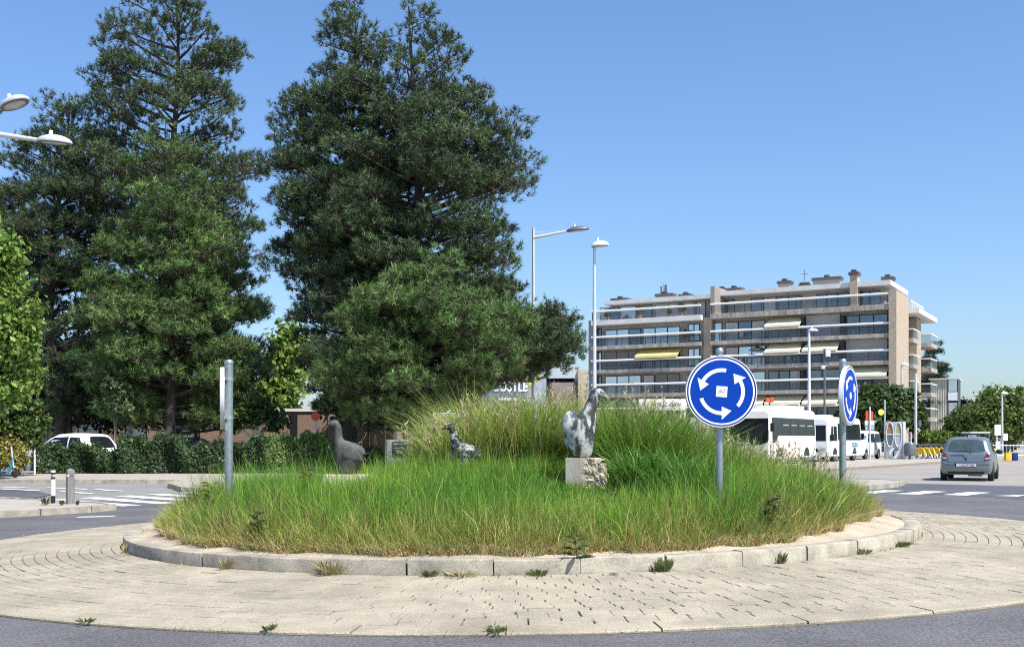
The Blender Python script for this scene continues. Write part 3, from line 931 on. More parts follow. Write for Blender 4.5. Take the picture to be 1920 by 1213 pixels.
def sprig(label, px, dd, hgt, nb, col, name='wild_plant'):
    p = isl_at(px, dd)
    pl = empty(name, label, 'plant', p)
    tube('stem', [(0, 0, -0.05), (0.02, 0, hgt * 0.6), (0.0, 0.02, hgt)], [0.006, 0.005, 0.002], 'bark', pl, 5)
    a = rng.uniform(-np.pi, np.pi, nb); zz = hgt * rng.uniform(0.25, 1.05, nb); L = rng.uniform(0.07, 0.14, nb)
    ca, sa = np.cos(a), np.sin(a)
    V = np.stack([np.stack([0 * a, 0 * a, zz], 1), np.stack([ca * L * .5 - sa * .03, sa * L * .5 + ca * .03, zz + .04], 1), np.stack([ca * L, sa * L, zz + .01], 1), np.stack([ca * L * .5 + sa * .03, sa * L * .5 - ca * .03, zz + .03], 1)], 1).reshape(-1, 3)
    np_mesh('foliage', V, np.arange(4 * nb).reshape(-1, 4), 'leaves', pl, np.repeat(jit(col, nb, 0.25), 4, axis=0))
sprig('yellow green leafy plant beside the foot of the edge-on sign', 395, 14.0, 0.5, 34, (0.20, 0.26, 0.05))
sprig('brownish dock plant left of the grey goose', 575, 15.6, 0.42, 46, (0.19, 0.13, 0.05))
sprig('withered leafy thistle in the grass right of the facing sign', 1447, 12.0, 0.4, 34, (0.15, 0.15, 0.06))
sprig('leafy thistle in the short grass below the grey goose', 482, 11.9, 0.36, 40, (0.10, 0.16, 0.04))

# ------------------------------------------------------------------ geese, pedestals, plaque stone
def ring(cx, cz, rx, ry, tilt=0.0, n=20, cy=0.0, axis=None):
    ca, sa = math.cos(tilt), math.sin(tilt)
    return [(cx + rx * math.cos(2*math.pi*k/n) * ca, cy + ry * math.sin(2*math.pi*k/n), cz + rx * math.cos(2*math.pi*k/n) * sa) for k in range(n)]
def goose(label, loc, rz, rings, head, m, mbeak, wing, eye=True, scale=1.0, tailb=None):
    g = empty('goose_statue', label, 'statue', loc, rz)
    g.scale = (scale,) * 3
    mb = MB()
    mb.loft([ring(*r) for r in rings], cap=True)
    body = mb.build('body', m, g, smooth=True)
    sd = body.modifiers.new('round', 'SUBSURF'); sd.levels = 1; sd.render_levels = 1
    (hx, hz, hr, hl, down) = head
    Mh = Matrix.Translation((hx, 0, hz)) @ Matrix.Rotation(down, 4, 'Y')
    hb = MB(); hb.ell((0.01, 0, 0), (hl, hr * 0.86, hr), 16, 10, Mh)
    hd = hb.build('head', m, g, smooth=True)
    bk = MB()
    bl = hl * 1.25
    bk.loft([ring(hl * 0.62, 0, 0, 0)] if False else [[(x, ry * math.cos(2*math.pi*k/10), z0 + rz_ * math.sin(2*math.pi*k/10)) for k in range(10)] for x, ry, rz_, z0 in
             ((hl * 0.55, hr * 0.55, hr * 0.62, -0.1 * hr), (hl * 0.95, hr * 0.46, hr * 0.46, -0.2 * hr), (hl * 1.35, hr * 0.36, hr * 0.27, -0.32 * hr), (hl * 1.62, hr * 0.22, hr * 0.14, -0.4 * hr), (hl * 1.7, hr * 0.08, hr * 0.05, -0.42 * hr))], True, Mh)
    bk.build('beak', mbeak, hd, smooth=True)
    for s in (-1, 1):
        e = MB(); e.ell((hl * 0.42, s * hr * 0.74, hr * 0.28), (hr * 0.16, hr * 0.1, hr * 0.16), 10, 6, Mh)
        e.build('eye', 'black', hd, smooth=True)
        wm = MB(); wing(wm, s)
        w = wm.build('wing', m, g, smooth=True)
    if tailb:
        t = MB(); t.loft([ring(*r) for r in tailb], True); t.build('tail', m, g, smooth=True)
    return g
# tall mottled goose (looks right)
p = isl_at(1100, 14.3)
ped_top = zof(858, 14.3)
pz0 = p.z - 0.12
H = ped_top - pz0
px0 = xof(1103, 14.3)
ped = empty('stone_pedestal', 'pale block pedestal with one rough hewn side under the tall mottled goose', 'pedestal', (px0, 14.3, pz0))
bm = bmesh.new()
bmesh.ops.create_cube(bm, size=1)
bmesh.ops.subdivide_edges(bm, edges=bm.edges[:], cuts=21, use_grid_fill=True)
for v in bm.verts:
    x, y, z = v.co
    rough = x > -0.08
    v.co = Vector((x * 0.50, y * 0.46, (z + 0.5) * H))
    if rough:
        k = min((x + 0.08) / 0.12, 1)
        nz = 1.3 * noise.noise(v.co * 13.0) + 1.0 * noise.noise(v.co * 31.0 + Vector((5, 2, 1)))
        out = Vector((x if abs(x) > 0.49 else 0, y if abs(y) > 0.49 else 0, 0))
        v.co += out * (0.045 * nz * k)
        if x > 0.45: v.co.x -= 0.05 * max(0, z + 0.1) ** 2 * 4 + 0.02
        if z > 0.45 and x > 0.2: v.co.z -= (x - 0.2) * 0.14
mbp = MB().bm(bm)
mbp.build('rough_block', 'stone_rough', ped, smooth=False)
box('smooth_face', (-0.246, -0.247, 0.0), (-0.055, -0.232, H - 0.004), 'stone_smooth', ped)
ped.rotation_euler = (0, 0, R(-14))
def wing1(mb, s):
    c = []
    for i in range(9):
        t = i / 8
        x = -0.02 - 0.15 * math.sin(t * math.pi * 0.55) + 0.03 * t
        z = 0.24 + 0.36 * t
        wdt = 0.105 * math.sin(math.pi * (0.12 + 0.80 * t)) + 0.008
        yb = s * (0.165 - 0.05 * abs(t - 0.45))
        c.append([(x + wdt * math.cos(2*math.pi*k/12), yb + s * 0.03 * (0.3 + math.sin(math.pi * t)) * max(-0.4, math.sin(2*math.pi*k/12)) , z + 0.35 * wdt * math.cos(2*math.pi*k/12)) for k in range(12)])
    mb.loft(c, True)
goose('tall mottled white and black stone goose on the rough pedestal, looking right', (xof(1090, 14.3), 14.3, ped_top - 0.005), R(-8),
      [(0.0, 0.0, 0.115, 0.11), (-0.003, 0.06, 0.142, 0.135), (-0.02, 0.16, 0.19, 0.175), (-0.03, 0.28, 0.212, 0.19), (-0.025, 0.38, 0.212, 0.185), (-0.005, 0.47, 0.20, 0.17),
       (0.03, 0.55, 0.165, 0.145, 0.25), (0.085, 0.60, 0.122, 0.115, 0.35), (0.122, 0.655, 0.094, 0.092, 0.25), (0.142, 0.72, 0.081, 0.080, 0.1), (0.162, 0.78, 0.072, 0.070, 0.05), (0.178, 0.825, 0.066, 0.062, 0.0), (0.19, 0.865, 0.04, 0.045, 0)],
      (0.205, 0.832, 0.064, 0.098, R(18)), 'goose_patina', 'beak', wing1, tailb=[(-0.20, 0.27, 0.03, 0.05), (-0.235, 0.285, 0.026, 0.04), (-0.275, 0.30, 0.012, 0.02), (-0.285, 0.305, 0.004, 0.006)])
# grey sitting goose (looks left) and its slab
dz_ = 16.4
gb = zof(888, dz_)
sl_ = empty('stone_slab', 'flat pale slab under the grey goose, half hidden in the grass', 'slab', (xof(655, dz_), dz_, gb - 0.30), R(4))
box('block', (-0.36, -0.26, 0), (0.34, 0.26, 0.295), 'stone_rough', sl_, bev=0.03)
def wing2(mb, s):
    c = []
    for i in range(9):
        t = i / 8
        x = -0.04 + 0.27 * t
        z = 0.27 + 0.05 * math.sin(t * 2.6) - 0.10 * t * t
        wdt = 0.105 * math.sin(math.pi * (0.12 + 0.80 * t)) + 0.012
        yb = s * (0.150 - 0.055 * t)
        c.append([(x + 0.4 * wdt * math.sin(2*math.pi*k/12), yb + s * 0.03 * max(-0.3, math.sin(2*math.pi*k/12)), z + wdt * math.cos(2*math.pi*k/12)) for k in range(12)])
    mb.loft(c, True)
g2 = goose('smooth grey stone goose with raised head on a slab, looking left', (xof(652, dz_), dz_, gb - 0.006), R(176),
      [(0.0, 0.0, 0.12, 0.10), (-0.01, 0.08, 0.16, 0.13), (-0.02, 0.18, 0.205, 0.155), (-0.03, 0.27, 0.235, 0.165), (-0.03, 0.34, 0.235, 0.155, -0.05), (-0.01, 0.395, 0.205, 0.135, -0.12), (0.07, 0.43, 0.125, 0.105, -0.4), (0.118, 0.455, 0.088, 0.086, -0.45),
       (0.138, 0.50, 0.070, 0.070, -0.2), (0.142, 0.58, 0.059, 0.059, 0), (0.143, 0.65, 0.057, 0.056, 0.1), (0.152, 0.71, 0.058, 0.056, 0.2), (0.165, 0.755, 0.05, 0.05, 0.3), (0.175, 0.785, 0.02, 0.02, 0.3)],
      (0.20, 0.735, 0.058, 0.085, R(14)), 'goose_grey', 'goose_grey', lambda mb, s: wing2(mb, s), scale=1.0,
      tailb=[(-0.19, 0.27, 0.05, 0.09), (-0.25, 0.30, 0.04, 0.07), (-0.31, 0.315, 0.02, 0.04), (-0.33, 0.32, 0.006, 0.01)])
for w in g2.children:
    if w.name.startswith('wing'): w.scale = (-1, 1, 1)
# mottled goose deep in the grass (looks left)
dm = 15.4
gm = goose('black and white mottled goose standing deep in the tall grass, looking left', (xof(872, dm), dm, zof(868, dm) - 0.10), R(183),
      [(0.03, 0.0, 0.12, 0.11), (0.0, 0.06, 0.17, 0.14), (-0.02, 0.14, 0.22, 0.16), (-0.02, 0.22, 0.235, 0.16), (0.0, 0.28, 0.20, 0.135, -0.1), (0.07, 0.32, 0.13, 0.10, -0.4), (0.125, 0.365, 0.08, 0.075, -0.5),
       (0.15, 0.43, 0.06, 0.06, -0.2), (0.16, 0.50, 0.053, 0.052, 0), (0.165, 0.56, 0.05, 0.05, 0.1), (0.175, 0.60, 0.046, 0.046, 0.2), (0.18, 0.63, 0.02, 0.02, 0.2)],
      (0.20, 0.605, 0.05, 0.075, R(10)), 'goose_mottle', 'goose_mottle', lambda mb, s: wing2(mb, s), scale=1.0)
for w in gm.children:
    if w.name.startswith('wing'): w.scale = (-1, 1, 0.85)
p = isl_at(872, dm)
pt_ = zof(868, dm) - 0.10
pb = empty('stone_plinth', 'low stone plinth hidden in the grass under the mottled goose', 'plinth', (p.x, p.y, p.z - 0.08))
box('block', (-0.22, -0.18, 0), (0.22, 0.18, pt_ - p.z + 0.082), 'stone_rough', pb, bev=0.02)
p = isl_at(750, 17.6)
tz = zof(824, 17.6)
st = empty('memorial_stone', 'squat grey stone block with a dark plaque, in the grass between the geese', 'stone', (p.x, p.y, p.z - 0.1))
hh = tz - (p.z - 0.1)
box('block', (-0.2, -0.14, 0), (0.2, 0.14, hh), 'block_grey', st, bev=0.015)
pq = box('plaque', (-0.105, -0.155, hh - 0.255), (0.12, -0.138, hh - 0.035), 'plaque', st, bev=0.004)
for k, (a, b, z) in enumerate(((-0.09, 0.05, 0.06), (-0.06, 0.075, 0.125), (-0.05, 0.06, 0.168), (-0.04, 0.05, 0.20))):
    box('raised_line', (a, -0.161, hh - z - 0.012), (b, -0.153, hh - z), 'sticker_grey', pq)
MB().ell((0.085, -0.156, hh - 0.062), (0.016, 0.006, 0.016), 12, 8).build('boss', 'sign_white', pq, smooth=True)

# ------------------------------------------------------------------ roundabout signs
def disc_poly(r, n=48): return [(r * math.cos(2*math.pi*k/n), r * math.sin(2*math.pi*k/n)) for k in range(n)]
def annulus(mb, r0, r1, y0, y1, n=56):
    for k in range(n):
        a, b = 2*math.pi*k/n, 2*math.pi*(k+1)/n
        c = [(r0*math.cos(a), r0*math.sin(a)), (r1*math.cos(a), r1*math.sin(a)), (r1*math.cos(b), r1*math.sin(b)), (r0*math.cos(b), r0*math.sin(b))]
        vs = [(x, y0, z) for x, z in c] + [(x, y1, z) for x, z in c]
        mb.add(vs, [(0,1,2,3), (4,5,6,7), (1,2,6,5), (0,3,7,4)])
def arrow_mesh(rr, a0, a1, atip, w, hw, y0, y1):
    """curved arrow, counter-clockwise"""
    mb = MB()
    n = 14
    pin, pout = [], []
    for i in range(n + 1):
        a = a0 + (a1 - a0) * i / n
        pin.append(((rr - w) * math.cos(a), (rr - w) * math.sin(a))); pout.append(((rr + w) * math.cos(a), (rr + w) * math.sin(a)))
    for i in range(n):
        c = [pin[i], pout[i], pout[i+1], pin[i+1]]
        vs = [(x, y0, z) for x, z in c] + [(x, y1, z) for x, z in c]
        mb.add(vs, [(0,1,2,3), (0,3,7,4), (1,2,6,5), (0,1,5,4)])
    h = [((rr - hw) * math.cos(a1), (rr - hw) * math.sin(a1)), ((rr + hw) * math.cos(a1), (rr + hw) * math.sin(a1)), (rr * math.cos(atip), rr * math.sin(atip))]
    vs = [(x, y0, z) for x, z in h] + [(x, y1, z) for x, z in h]
    mb.add(vs, [(0,1,2), (0,1,4,3), (1,2,5,4), (2,0,3,5)])
    return mb
def round_sign(label, px, dd, yc, ybase, nrm, rad, sticker=None, rot0=0.0, thick=0.07, pr=0.04):
    base = isl_at(px, dd)
    t = empty('roundabout_sign', label, 'road sign', (xof(px, dd), dd, base.z - 0.05), math.atan2(nrm[0], -nrm[1]))
    zc_ = zof(yc, dd) - base.z + 0.05
    tube('post', [(0, 0, 0), (0, 0, zc_ + rad + 0.05)], pr, 'galv', t, 20)
    MB().tube([(0, 0, zc_ + rad + 0.047), (0, 0, zc_ + rad + 0.075), (0, 0, zc_ + rad + 0.095)], [pr + 0.007, pr + 0.007, pr - 0.006], 16).build('post_cap', 'galv', t, smooth='auto')
    def sub(mb, nm, m, par, sm=False):
        o = mb.build(nm, m, par, smooth=sm)
        return o
    Mz = Matrix.Translation((0, 0.118 - thick - pr - 0.006, zc_)) @ Matrix.Rotation(rot0, 4, 'Y')
    def shift(mb):
        mb.v = [tuple(Mz @ Vector(v)) for v in mb.v]
        return mb
    body = MB()
    prof = [(0.001, -0.118), (rad - 0.004, -0.118), (rad, -0.112), (rad, -0.114 + thick), (rad - 0.01, -0.118 + thick), (0.001, -0.118 + thick)]
    n = 64
    body.loft([[(r * math.cos(2*math.pi*k/n), y, r * math.sin(2*math.pi*k/n)) for k in range(n)] for r, y in prof], cap=True)
    disc = shift(body).build('disc', 'sign_rim', t, smooth='auto')
    f = MB(); annulus(f, 0.001, 0.885 * rad, -0.1215, -0.1185); shift(f).build('blue_face', 'sign_blue', disc)
    f = MB(); annulus(f, 0.885 * rad, 0.93 * rad, -0.1215, -0.1185); shift(f).build('white_ring', 'sign_white', disc)
    f = MB(); annulus(f, 0.93 * rad, 0.974 * rad, -0.1215, -0.1185); shift(f).build('navy_ring', 'sign_navy', disc)
    f = MB(); annulus(f, 0.974 * rad, 0.996 * rad, -0.1215, -0.1185); shift(f).build('outer_ring', 'sign_white', disc)
    for k in range(3):
        o = R(120 * k)
        shift(arrow_mesh(0.60 * rad, R(78) + o, R(150) + o, R(177) + o, 0.052 * rad, 0.185 * rad, -0.124, -0.121)).build('arrow', 'sign_white', disc)
    if sticker == 'square':
        s = shift(MB().box((-0.155 * rad, -0.1245, -0.15 * rad), (0.155 * rad, -0.122, 0.15 * rad), Matrix.Rotation(R(4), 4, 'Y'))).build('sticker', 'sign_white', disc)
        z = MB()
        for (x0, z0), (x1, z1) in (((-0.11, -0.06), (-0.04, 0.07)), ((-0.04, 0.07), (-0.015, -0.03)), ((-0.09, -0.01), (0.02, 0.0)), ((0.0, 0.06), (0.04, -0.04)), ((0.04, -0.04), (0.10, 0.08)), ((0.05, 0.07), (0.11, 0.05))):
            d = Vector((x1 - x0, 0, z1 - z0)).normalized() * 0.013 * 1.0
            nn = Vector((-d.z, 0, d.x))
            q = [Vector((x0, 0, z0)) - nn, Vector((x0, 0, z0)) + nn, Vector((x1, 0, z1)) + nn, Vector((x1, 0, z1)) - nn]
            z.add([(v.x * rad, -0.1262, v.z * rad) for v in q] + [(v.x * rad, -0.1248, v.z * rad) for v in q], [(0,1,2,3), (0,1,5,4), (2,3,7,6), (1,2,6,5), (3,0,4,7)])
        shift(z).build('scribble', 'sticker_grey', s)
    elif sticker == 'round':
        s = MB(); annulus(s, 0.001, 0.12 * rad, -0.1245, -0.122, 24); shift(s).build('sticker', 'sign_white', disc)
    for zz in (-0.62, 0.62):
        MB().tube([(0, 0, zc_ + zz * rad - 0.02), (0, 0, zc_ + zz * rad + 0.02)], pr + 0.005, 16).build('clamp', 'alu', t, smooth='auto')
        box('bracket', (-0.16 * 1, -pr - 0.005, zc_ + zz * rad - 0.018), (0.16, -pr + 0.01, zc_ + zz * rad + 0.018), 'alu', t)
    return t
SR = 0.4
def disc_d(hpx): return 2 * SR * F / hpx
s1 = round_sign('blue roundabout sign facing the viewer, square white sticker at its centre', 1349, disc_d(133), 735, 945, (0.02, -1), SR, 'square', R(0))
round_sign('blue roundabout sign turned to the right, seen obliquely, nearest the grey car', 1580, disc_d(111), 742, 910, (0.857, -0.514), SR, 'round', R(10), thick=0.05, pr=0.045)
round_sign('roundabout sign seen edge on from the side, left of the geese', 429, disc_d(117), 747, 935, (-0.969, -0.247), SR, thick=0.045, pr=0.052)
# ------------------------------------------------------------------ trees
def frames(D):
    """orthonormal frames (n,3,3) whose third axis is D"""
    D = D / np.linalg.norm(D, axis=1, keepdims=True)
    h = np.where(np.abs(D[:, 2:3]) > 0.9, np.array([[1.0, 0, 0]]), np.array([[0, 0, 1.0]]))
    A = np.cross(h, D); A /= np.linalg.norm(A, axis=1, keepdims=True)
    B = np.cross(D, A)
    return A, B, D
def tufts(P, D, L, tint, nn=22, w=0.02, spread=1.0):
    """needle brushes: nn needles around each shoot (P start, D direction, L length)"""
    n = len(P)
    A, B, D = frames(D)
    t = rng.uniform(0.0, 0.5, (n, nn))
    a = rng.uniform(0, 2 * np.pi, (n, nn))
    rad = (np.cos(a)[..., None] * A[:, None] + np.sin(a)[..., None] * B[:, None])
    base = P[:, None] + D[:, None] * (t * L[:, None])[..., None]
    fwd = rng.uniform(-0.1, 1.5, (n, nn))
    nd = rad * spread + D[:, None] * fwd[..., None]
    nd /= np.linalg.norm(nd, axis=2, keepdims=True)
    nl = 0.5 * L[:, None] * rng.uniform(0.75, 1.15, (n, nn))
    tip = base + nd * nl[..., None]
    sd = np.cross(nd, rng.normal(0, 1, nd.shape)); sd /= np.linalg.norm(sd, axis=2, keepdims=True)
    V = np.stack([base - sd * w, base + sd * w, tip], 2).reshape(-1, 3)
    Fq = np.arange(len(V)).reshape(-1, 3)
    c = tint[:, None] * np.exp(rng.normal(0, 0.16, (n, nn, 1)))
    T = np.repeat(np.clip(c, 0, 1).reshape(-1, 3), 3, axis=0)
    return V, Fq, T
def pine(label, px, d, prof, nbr, seed, tint=(0.036, 0.066, 0.026), tip_lift=0.55, depth=0.8, trunk_r=0.32, wob=0.25, low_z=None, name='pine_tree', tuftL=0.45, nn=23, sparse=1.0, azr=None, clump=1.0, side=None):
    rnd = random.Random(seed)
    x0 = xof(px, d)
    zs = np.array([zof(y, d) for y, l, r in prof])[::-1]
    Ls = np.array([(px - l) * d / F for y, l, r in prof])[::-1]
    Rs = np.array([(r - px) * d / F for y, l, r in prof])[::-1]
    ztop, zlow = zs[-1], zs[0]
    tr = empty(name, label, 'tree', (x0, d, 0))
    ph1, ph2 = rnd.uniform(0, 6), rnd.uniform(0, 6)
    def tx(z): return wob * math.sin(z * 0.35 + ph1) * min(z / 5, 1), wob * math.sin(z * 0.3 + ph2) * min(z / 5, 1)
    def trad(z): return max(trunk_r * (1 - 0.93 * z / ztop), 0.025)
    pts = [(*tx(z), z) for z in np.linspace(0, ztop - 0.15, 16)]
    tube('trunk', pts, [trad(p[2]) * (1.25 if p[2] < 0.3 else 1) for p in pts], 'bark', tr, 10)
    P, D, LL, TF = [], [], [], []
    limbs = MB()
    wts = []
    zgrid = np.linspace(zlow, ztop, 60)
    rad = np.interp(zgrid, zs, Ls) + np.interp(zgrid, zs, Rs) + 0.6
    cum = np.cumsum(rad); cum /= cum[-1]
    for i in range(nbr + (side[0] if side else 0)):
        zt = float(np.interp((i + rnd.random()) / nbr, cum, zgrid))
        a = rnd.uniform(0, 2 * math.pi)
        if i >= nbr:
            zt = rnd.uniform(zof(side[2], d), zof(side[1], d)); a = rnd.uniform(-0.35, 0.3)
        ca, sa = math.cos(a), math.sin(a)
        ex = float(np.interp(zt, zs, Rs if ca > 0 else Ls))
        dr = depth * 0.5 * float(np.interp(zt, zs, Rs) + np.interp(zt, zs, Ls))
        rr = 1 / math.sqrt((ca / max(ex, 0.15)) ** 2 + (sa / max(dr, 0.15)) ** 2)
        rr *= rnd.choice((1.0, 1.0, 0.95, 0.86, 0.7)) * rnd.uniform(0.95, 1.04)
        lift = tip_lift * (0.25 + 0.75 * (zt - zlow) / (ztop - zlow))
        z0 = max(zt - rr * lift, 1.0)
        ox, oy = tx(z0)
        o = Vector((ox, oy, z0)); tip = Vector((ca * rr, sa * rr, zt))
        mid = o.lerp(tip, 0.55) + Vector((0, 0, -0.06 * rr))
        def bez(t): return o * (1 - t) ** 2 + mid * 2 * t * (1 - t) + tip * t * t
        if rr > 0.5:
            br = 0.02 + 0.018 * rr
            limbs.tube([bez(t) for t in (0, 0.25, 0.5, 0.75, 1)], [br, br * 0.8, br * 0.6, br * 0.4, 0.012], 5, False)
        # boughs: rounded clumps of upright shoots on the outer part of the limb
        ncl = 1 + int(rr * 0.62 * sparse + rnd.random() * 0.6)
        for k in range(ncl):
            t = 1 - (k / max(ncl, 1)) ** 1.1 * 0.7 - rnd.uniform(0, 0.05)
            b = bez(t)
            dirb = (bez(min(t + 0.03, 1)) - bez(t - 0.03)).normalized()
            cr = rnd.uniform(0.5, 1.25) * min(1, 0.38 + 0.2 * rr) * clump
            cpos = b + Vector((rnd.gauss(0, 0.25) * (k > 0), rnd.gauss(0, 0.25) * (k > 0), rnd.uniform(0, 0.25)))
            if k == 0: cpos = b - dirb * cr * 0.8
            m = int(38 * cr ** 1.8) + 4
            tf = math.exp(rnd.gauss(0, 0.2))
            if sa > 0.5: m = int(m * 0.6)
            for q in range(m):
                v = Vector((rnd.gauss(0, 1), rnd.gauss(0, 1), abs(rnd.gauss(0, 0.9)) - 0.25))
                v.normalize()
                pp = cpos + Vector((v.x * cr * 1.15, v.y * cr * 1.15, v.z * cr * 0.62)) * rnd.uniform(0.7, 1.0)
                dd = (v * 0.55 + dirb * 0.3 + Vector((rnd.gauss(0, 0.2), rnd.gauss(0, 0.2), 0.8))).normalized()
                P.append(pp); D.append(dd); LL.append(tuftL * rnd.uniform(0.75, 1.3)); TF.append(tf)
                if q % 5 == 0: limbs.tube([b, pp], [0.016, 0.008], 3, False)
    limbs.build('branches', 'bark', tr, smooth=True, fix=False)
    n = len(P)
    P = np.array([tuple(p) for p in P]); D = np.array([tuple(p) for p in D]); LL = np.array(LL)
    tn = jit(tint, n, 0.2, 0.07)
    dead = rng.uniform(0, 1, n) < 0.012
    tn[dead] = jit((0.16, 0.105, 0.05), int(dead.sum()), 0.2)
    V, Fq, T = tufts(P, D, LL, tn * np.array(TF)[:, None], nn, 0.0125 * tuftL / 0.40)
    np_mesh('crown', V, Fq, 'needles', tr, T)
    return tr

PG = (0.066, 0.103, 0.040); PB = (0.100, 0.168, 0.046)
pine('tall dark pine at far left with thin see-through top', 325, 55,
     [(-60, 300, 350), (0, 215, 395), (60, 175, 450), (120, 165, 455), (170, 170, 430), (215, 120, 470), (260, 95, 490), (330, 80, 495), (380, 70, 490), (450, 60, 480), (560, 70, 490), (660, 90, 500), (745, 120, 490)],
     195, 1, PG, trunk_r=0.36, sparse=0.8, wob=0.35)
pine('shorter bright green pine standing in front of the tall dark one', 318, 49.5,
     [(222, 300, 318), (260, 265, 350), (330, 215, 400), (400, 205, 415), (480, 190, 455), (560, 170, 480), (640, 160, 495), (700, 170, 500), (750, 185, 495), (795, 215, 470)],
     130, 2, PB, trunk_r=0.3, wob=0.15)
pine('dark pine at the left edge behind the street lamp heads', 110, 54,
     [(165, 75, 100), (200, 60, 175), (240, 40, 200), (290, 5, 210), (350, -20, 220), (430, -30, 230), (520, -10, 240), (620, 20, 240), (720, 40, 230), (790, 60, 210)],
     150, 3, PG, trunk_r=0.3, wob=0.4)
pine('broad two-topped dark pine in the middle, left stem', 655, 49,
     [(-8, 640, 665), (40, 580, 700), (100, 565, 720), (150, 550, 740), (200, 505, 760), (260, 500, 780), (320, 505, 800), (380, 495, 800), (440, 480, 800), (500, 500, 790), (560, 545, 800), (640, 545, 800), (720, 560, 790), (770, 590, 780)],
     190, 4, PG, trunk_r=0.33, wob=0.3)
pine('broad two-topped dark pine in the middle, right stem with the far reaching limbs', 775, 47,
     [(8, 762, 790), (50, 740, 850), (100, 690, 900), (150, 640, 905), (210, 610, 925), (240, 600, 980), (300, 590, 985), (350, 580, 1005), (420, 575, 985), (480, 580, 1000), (520, 570, 985), (560, 560, 1000), (600, 560, 1085), (640, 560, 1090), (690, 570, 1040), (740, 600, 900), (790, 640, 830)],
     185, 5, PG, trunk_r=0.38, wob=0.2, side=(26, 585, 700))
pine('low bright green pine bough mass in front of the middle pine', 800, 44,
     [(470, 830, 900) if False else (478, 790, 840), (510, 720, 960), (560, 660, 990), (620, 620, 1000), (680, 600, 980), (730, 600, 900), (775, 640, 840)],
     90, 6, PB, trunk_r=0.24, wob=0.1)
pine('conifer behind the right end of the apartment block', 1752, 150,
     [(640, 1745, 1760), (680, 1728, 1778), (720, 1722, 1792), (760, 1722, 1795), (800, 1725, 1795), (822, 1730, 1790)],
     70, 8, (0.03, 0.055, 0.03), tuftL=0.9, nn=14, trunk_r=0.3, name='conifer', tip_lift=0.2)

def leaf_cloud(C, Rad, n, size, tint, up=0.35, clus=None, csz=0.22, nclus=40, shell=0.55):
    """leaves in clumps spread through a set of ellipsoids; C (k,3), Rad (k,3)"""
    C = np.array(C, float); Rad = np.array(Rad, float)
    vol = Rad.prod(1) ** 0.67
    k = rng.choice(len(C), nclus, p=vol / vol.sum())
    v = rng.normal(0, 1, (nclus, 3)); v /= np.linalg.norm(v, axis=1, keepdims=True)
    rr = rng.uniform(shell, 1.0, (nclus, 1))
    cc = C[k] + v * rr * Rad[k]
    cb = np.exp(rng.normal(0, 0.13, (nclus, 1)))
    j = rng.integers(0, nclus, n)
    P = cc[j] + rng.normal(0, 1, (n, 3)) * csz * Rad[k[j]].mean(1, keepdims=True)
    nor = (P - C[k[j]]) / Rad[k[j]] * 0.6 + rng.normal(0, 0.7, (n, 3)); nor[:, 2] += up
    nor /= np.linalg.norm(nor, axis=1, keepdims=True)
    A, B, N = frames(nor)
    s = size * rng.uniform(0.6, 1.3, (n, 1))
    a = rng.uniform(0, 6.28, (n, 1))
    U = A * np.cos(a) + B * np.sin(a); W = -A * np.sin(a) + B * np.cos(a)
    V = np.stack([P - U * s, P - W * s * 0.55 + N * s * 0.15, P + U * s, P + W * s * 0.55 + N * s * 0.15], 1).reshape(-1, 3)
    T = np.repeat(np.clip(jit(tint, n, 0.2, 0.08) * cb[j], 0, 1), 4, axis=0)
    return V, np.arange(4 * n).reshape(-1, 4), T, cc
def leafy(label, base, blobs, n, size, tint, nclus=60, trunk=0.16, csz=0.22, name='leafy_tree', barkm='bark_grey', shell=0.55, trunk_off=(0, 0)):
    """blobs: (x,y,z,rx,ry,rz) relative to base"""
    t = empty(name, label, 'tree' if 'tree' in name else 'shrub', base)
    C = [b[:3] for b in blobs]; Rd = [b[3:] for b in blobs]
    V, Fq, T, cc = leaf_cloud(C, Rd, n, size, tint, nclus=nclus, csz=csz, shell=shell)
    np_mesh('crown', V, Fq, 'leaves', t, T)
    mb = MB()
    zmid = sum(b[2] for b in blobs) / len(blobs)
    mb.tube([(trunk_off[0], trunk_off[1], -0.05), (trunk_off[0] * 0.6, trunk_off[1] * 0.6, zmid * 0.5), (0, 0, zmid)], [trunk, trunk * 0.8, trunk * 0.45], 8, False)
    mb.build('trunk', barkm, t, smooth=True, fix=False)
    mb = MB()
    for c in cc[:26]:
        s = Vector((0, 0, zmid * random.uniform(0.45, 0.95)))
        e = Vector(c)
        mb.tube([s, s.lerp(e, 0.5) + Vector((0, 0, 0.08 * e.length)), e], [trunk * 0.35, trunk * 0.2, 0.01], 5, False)
    mb.build('limbs', barkm, t, smooth=True, fix=False)
    return t
def wblobs(base, spec, d, k=0.8):
    """blobs from photo pixels: (px, py, half width px, half height px)"""
    out = []
    for px, py, hw, hh, *dd in spec:
        q = d + (dd[0] if dd else 0)
        out.append((xof(px, q) - base[0], q - base[1], zof(py, q) - base[2], hw * q / F, 0.8 * hw * q / F, hh * q / F))
    return out
b0 = (xof(-60, 36), 37.5, 0.1)
leafy('bright green maple-leaved tree cut by the left picture edge', b0, wblobs(b0, [(-25, 500, 80, 80), (10, 590, 68, 80), (-10, 690, 70, 70), (30, 640, 48, 50), (-60, 600, 100, 160), (-60, 430, 60, 60)], 36), 17000, 0.105, (0.15, 0.24, 0.045), nclus=150, csz=0.17)
b0 = (xof(25, 41), 41.5, 0.1)
leafy('mid green round shrub at the left edge behind the scooter', b0, wblobs(b0, [(20, 780, 45, 45), (60, 810, 30, 40), (-20, 790, 50, 60), (45, 760, 30, 30)], 41), 5200, 0.10, (0.075, 0.13, 0.03), nclus=70, trunk=0.06, name='shrub')
b0 = (xof(20, 40), 40.4, 0.1)
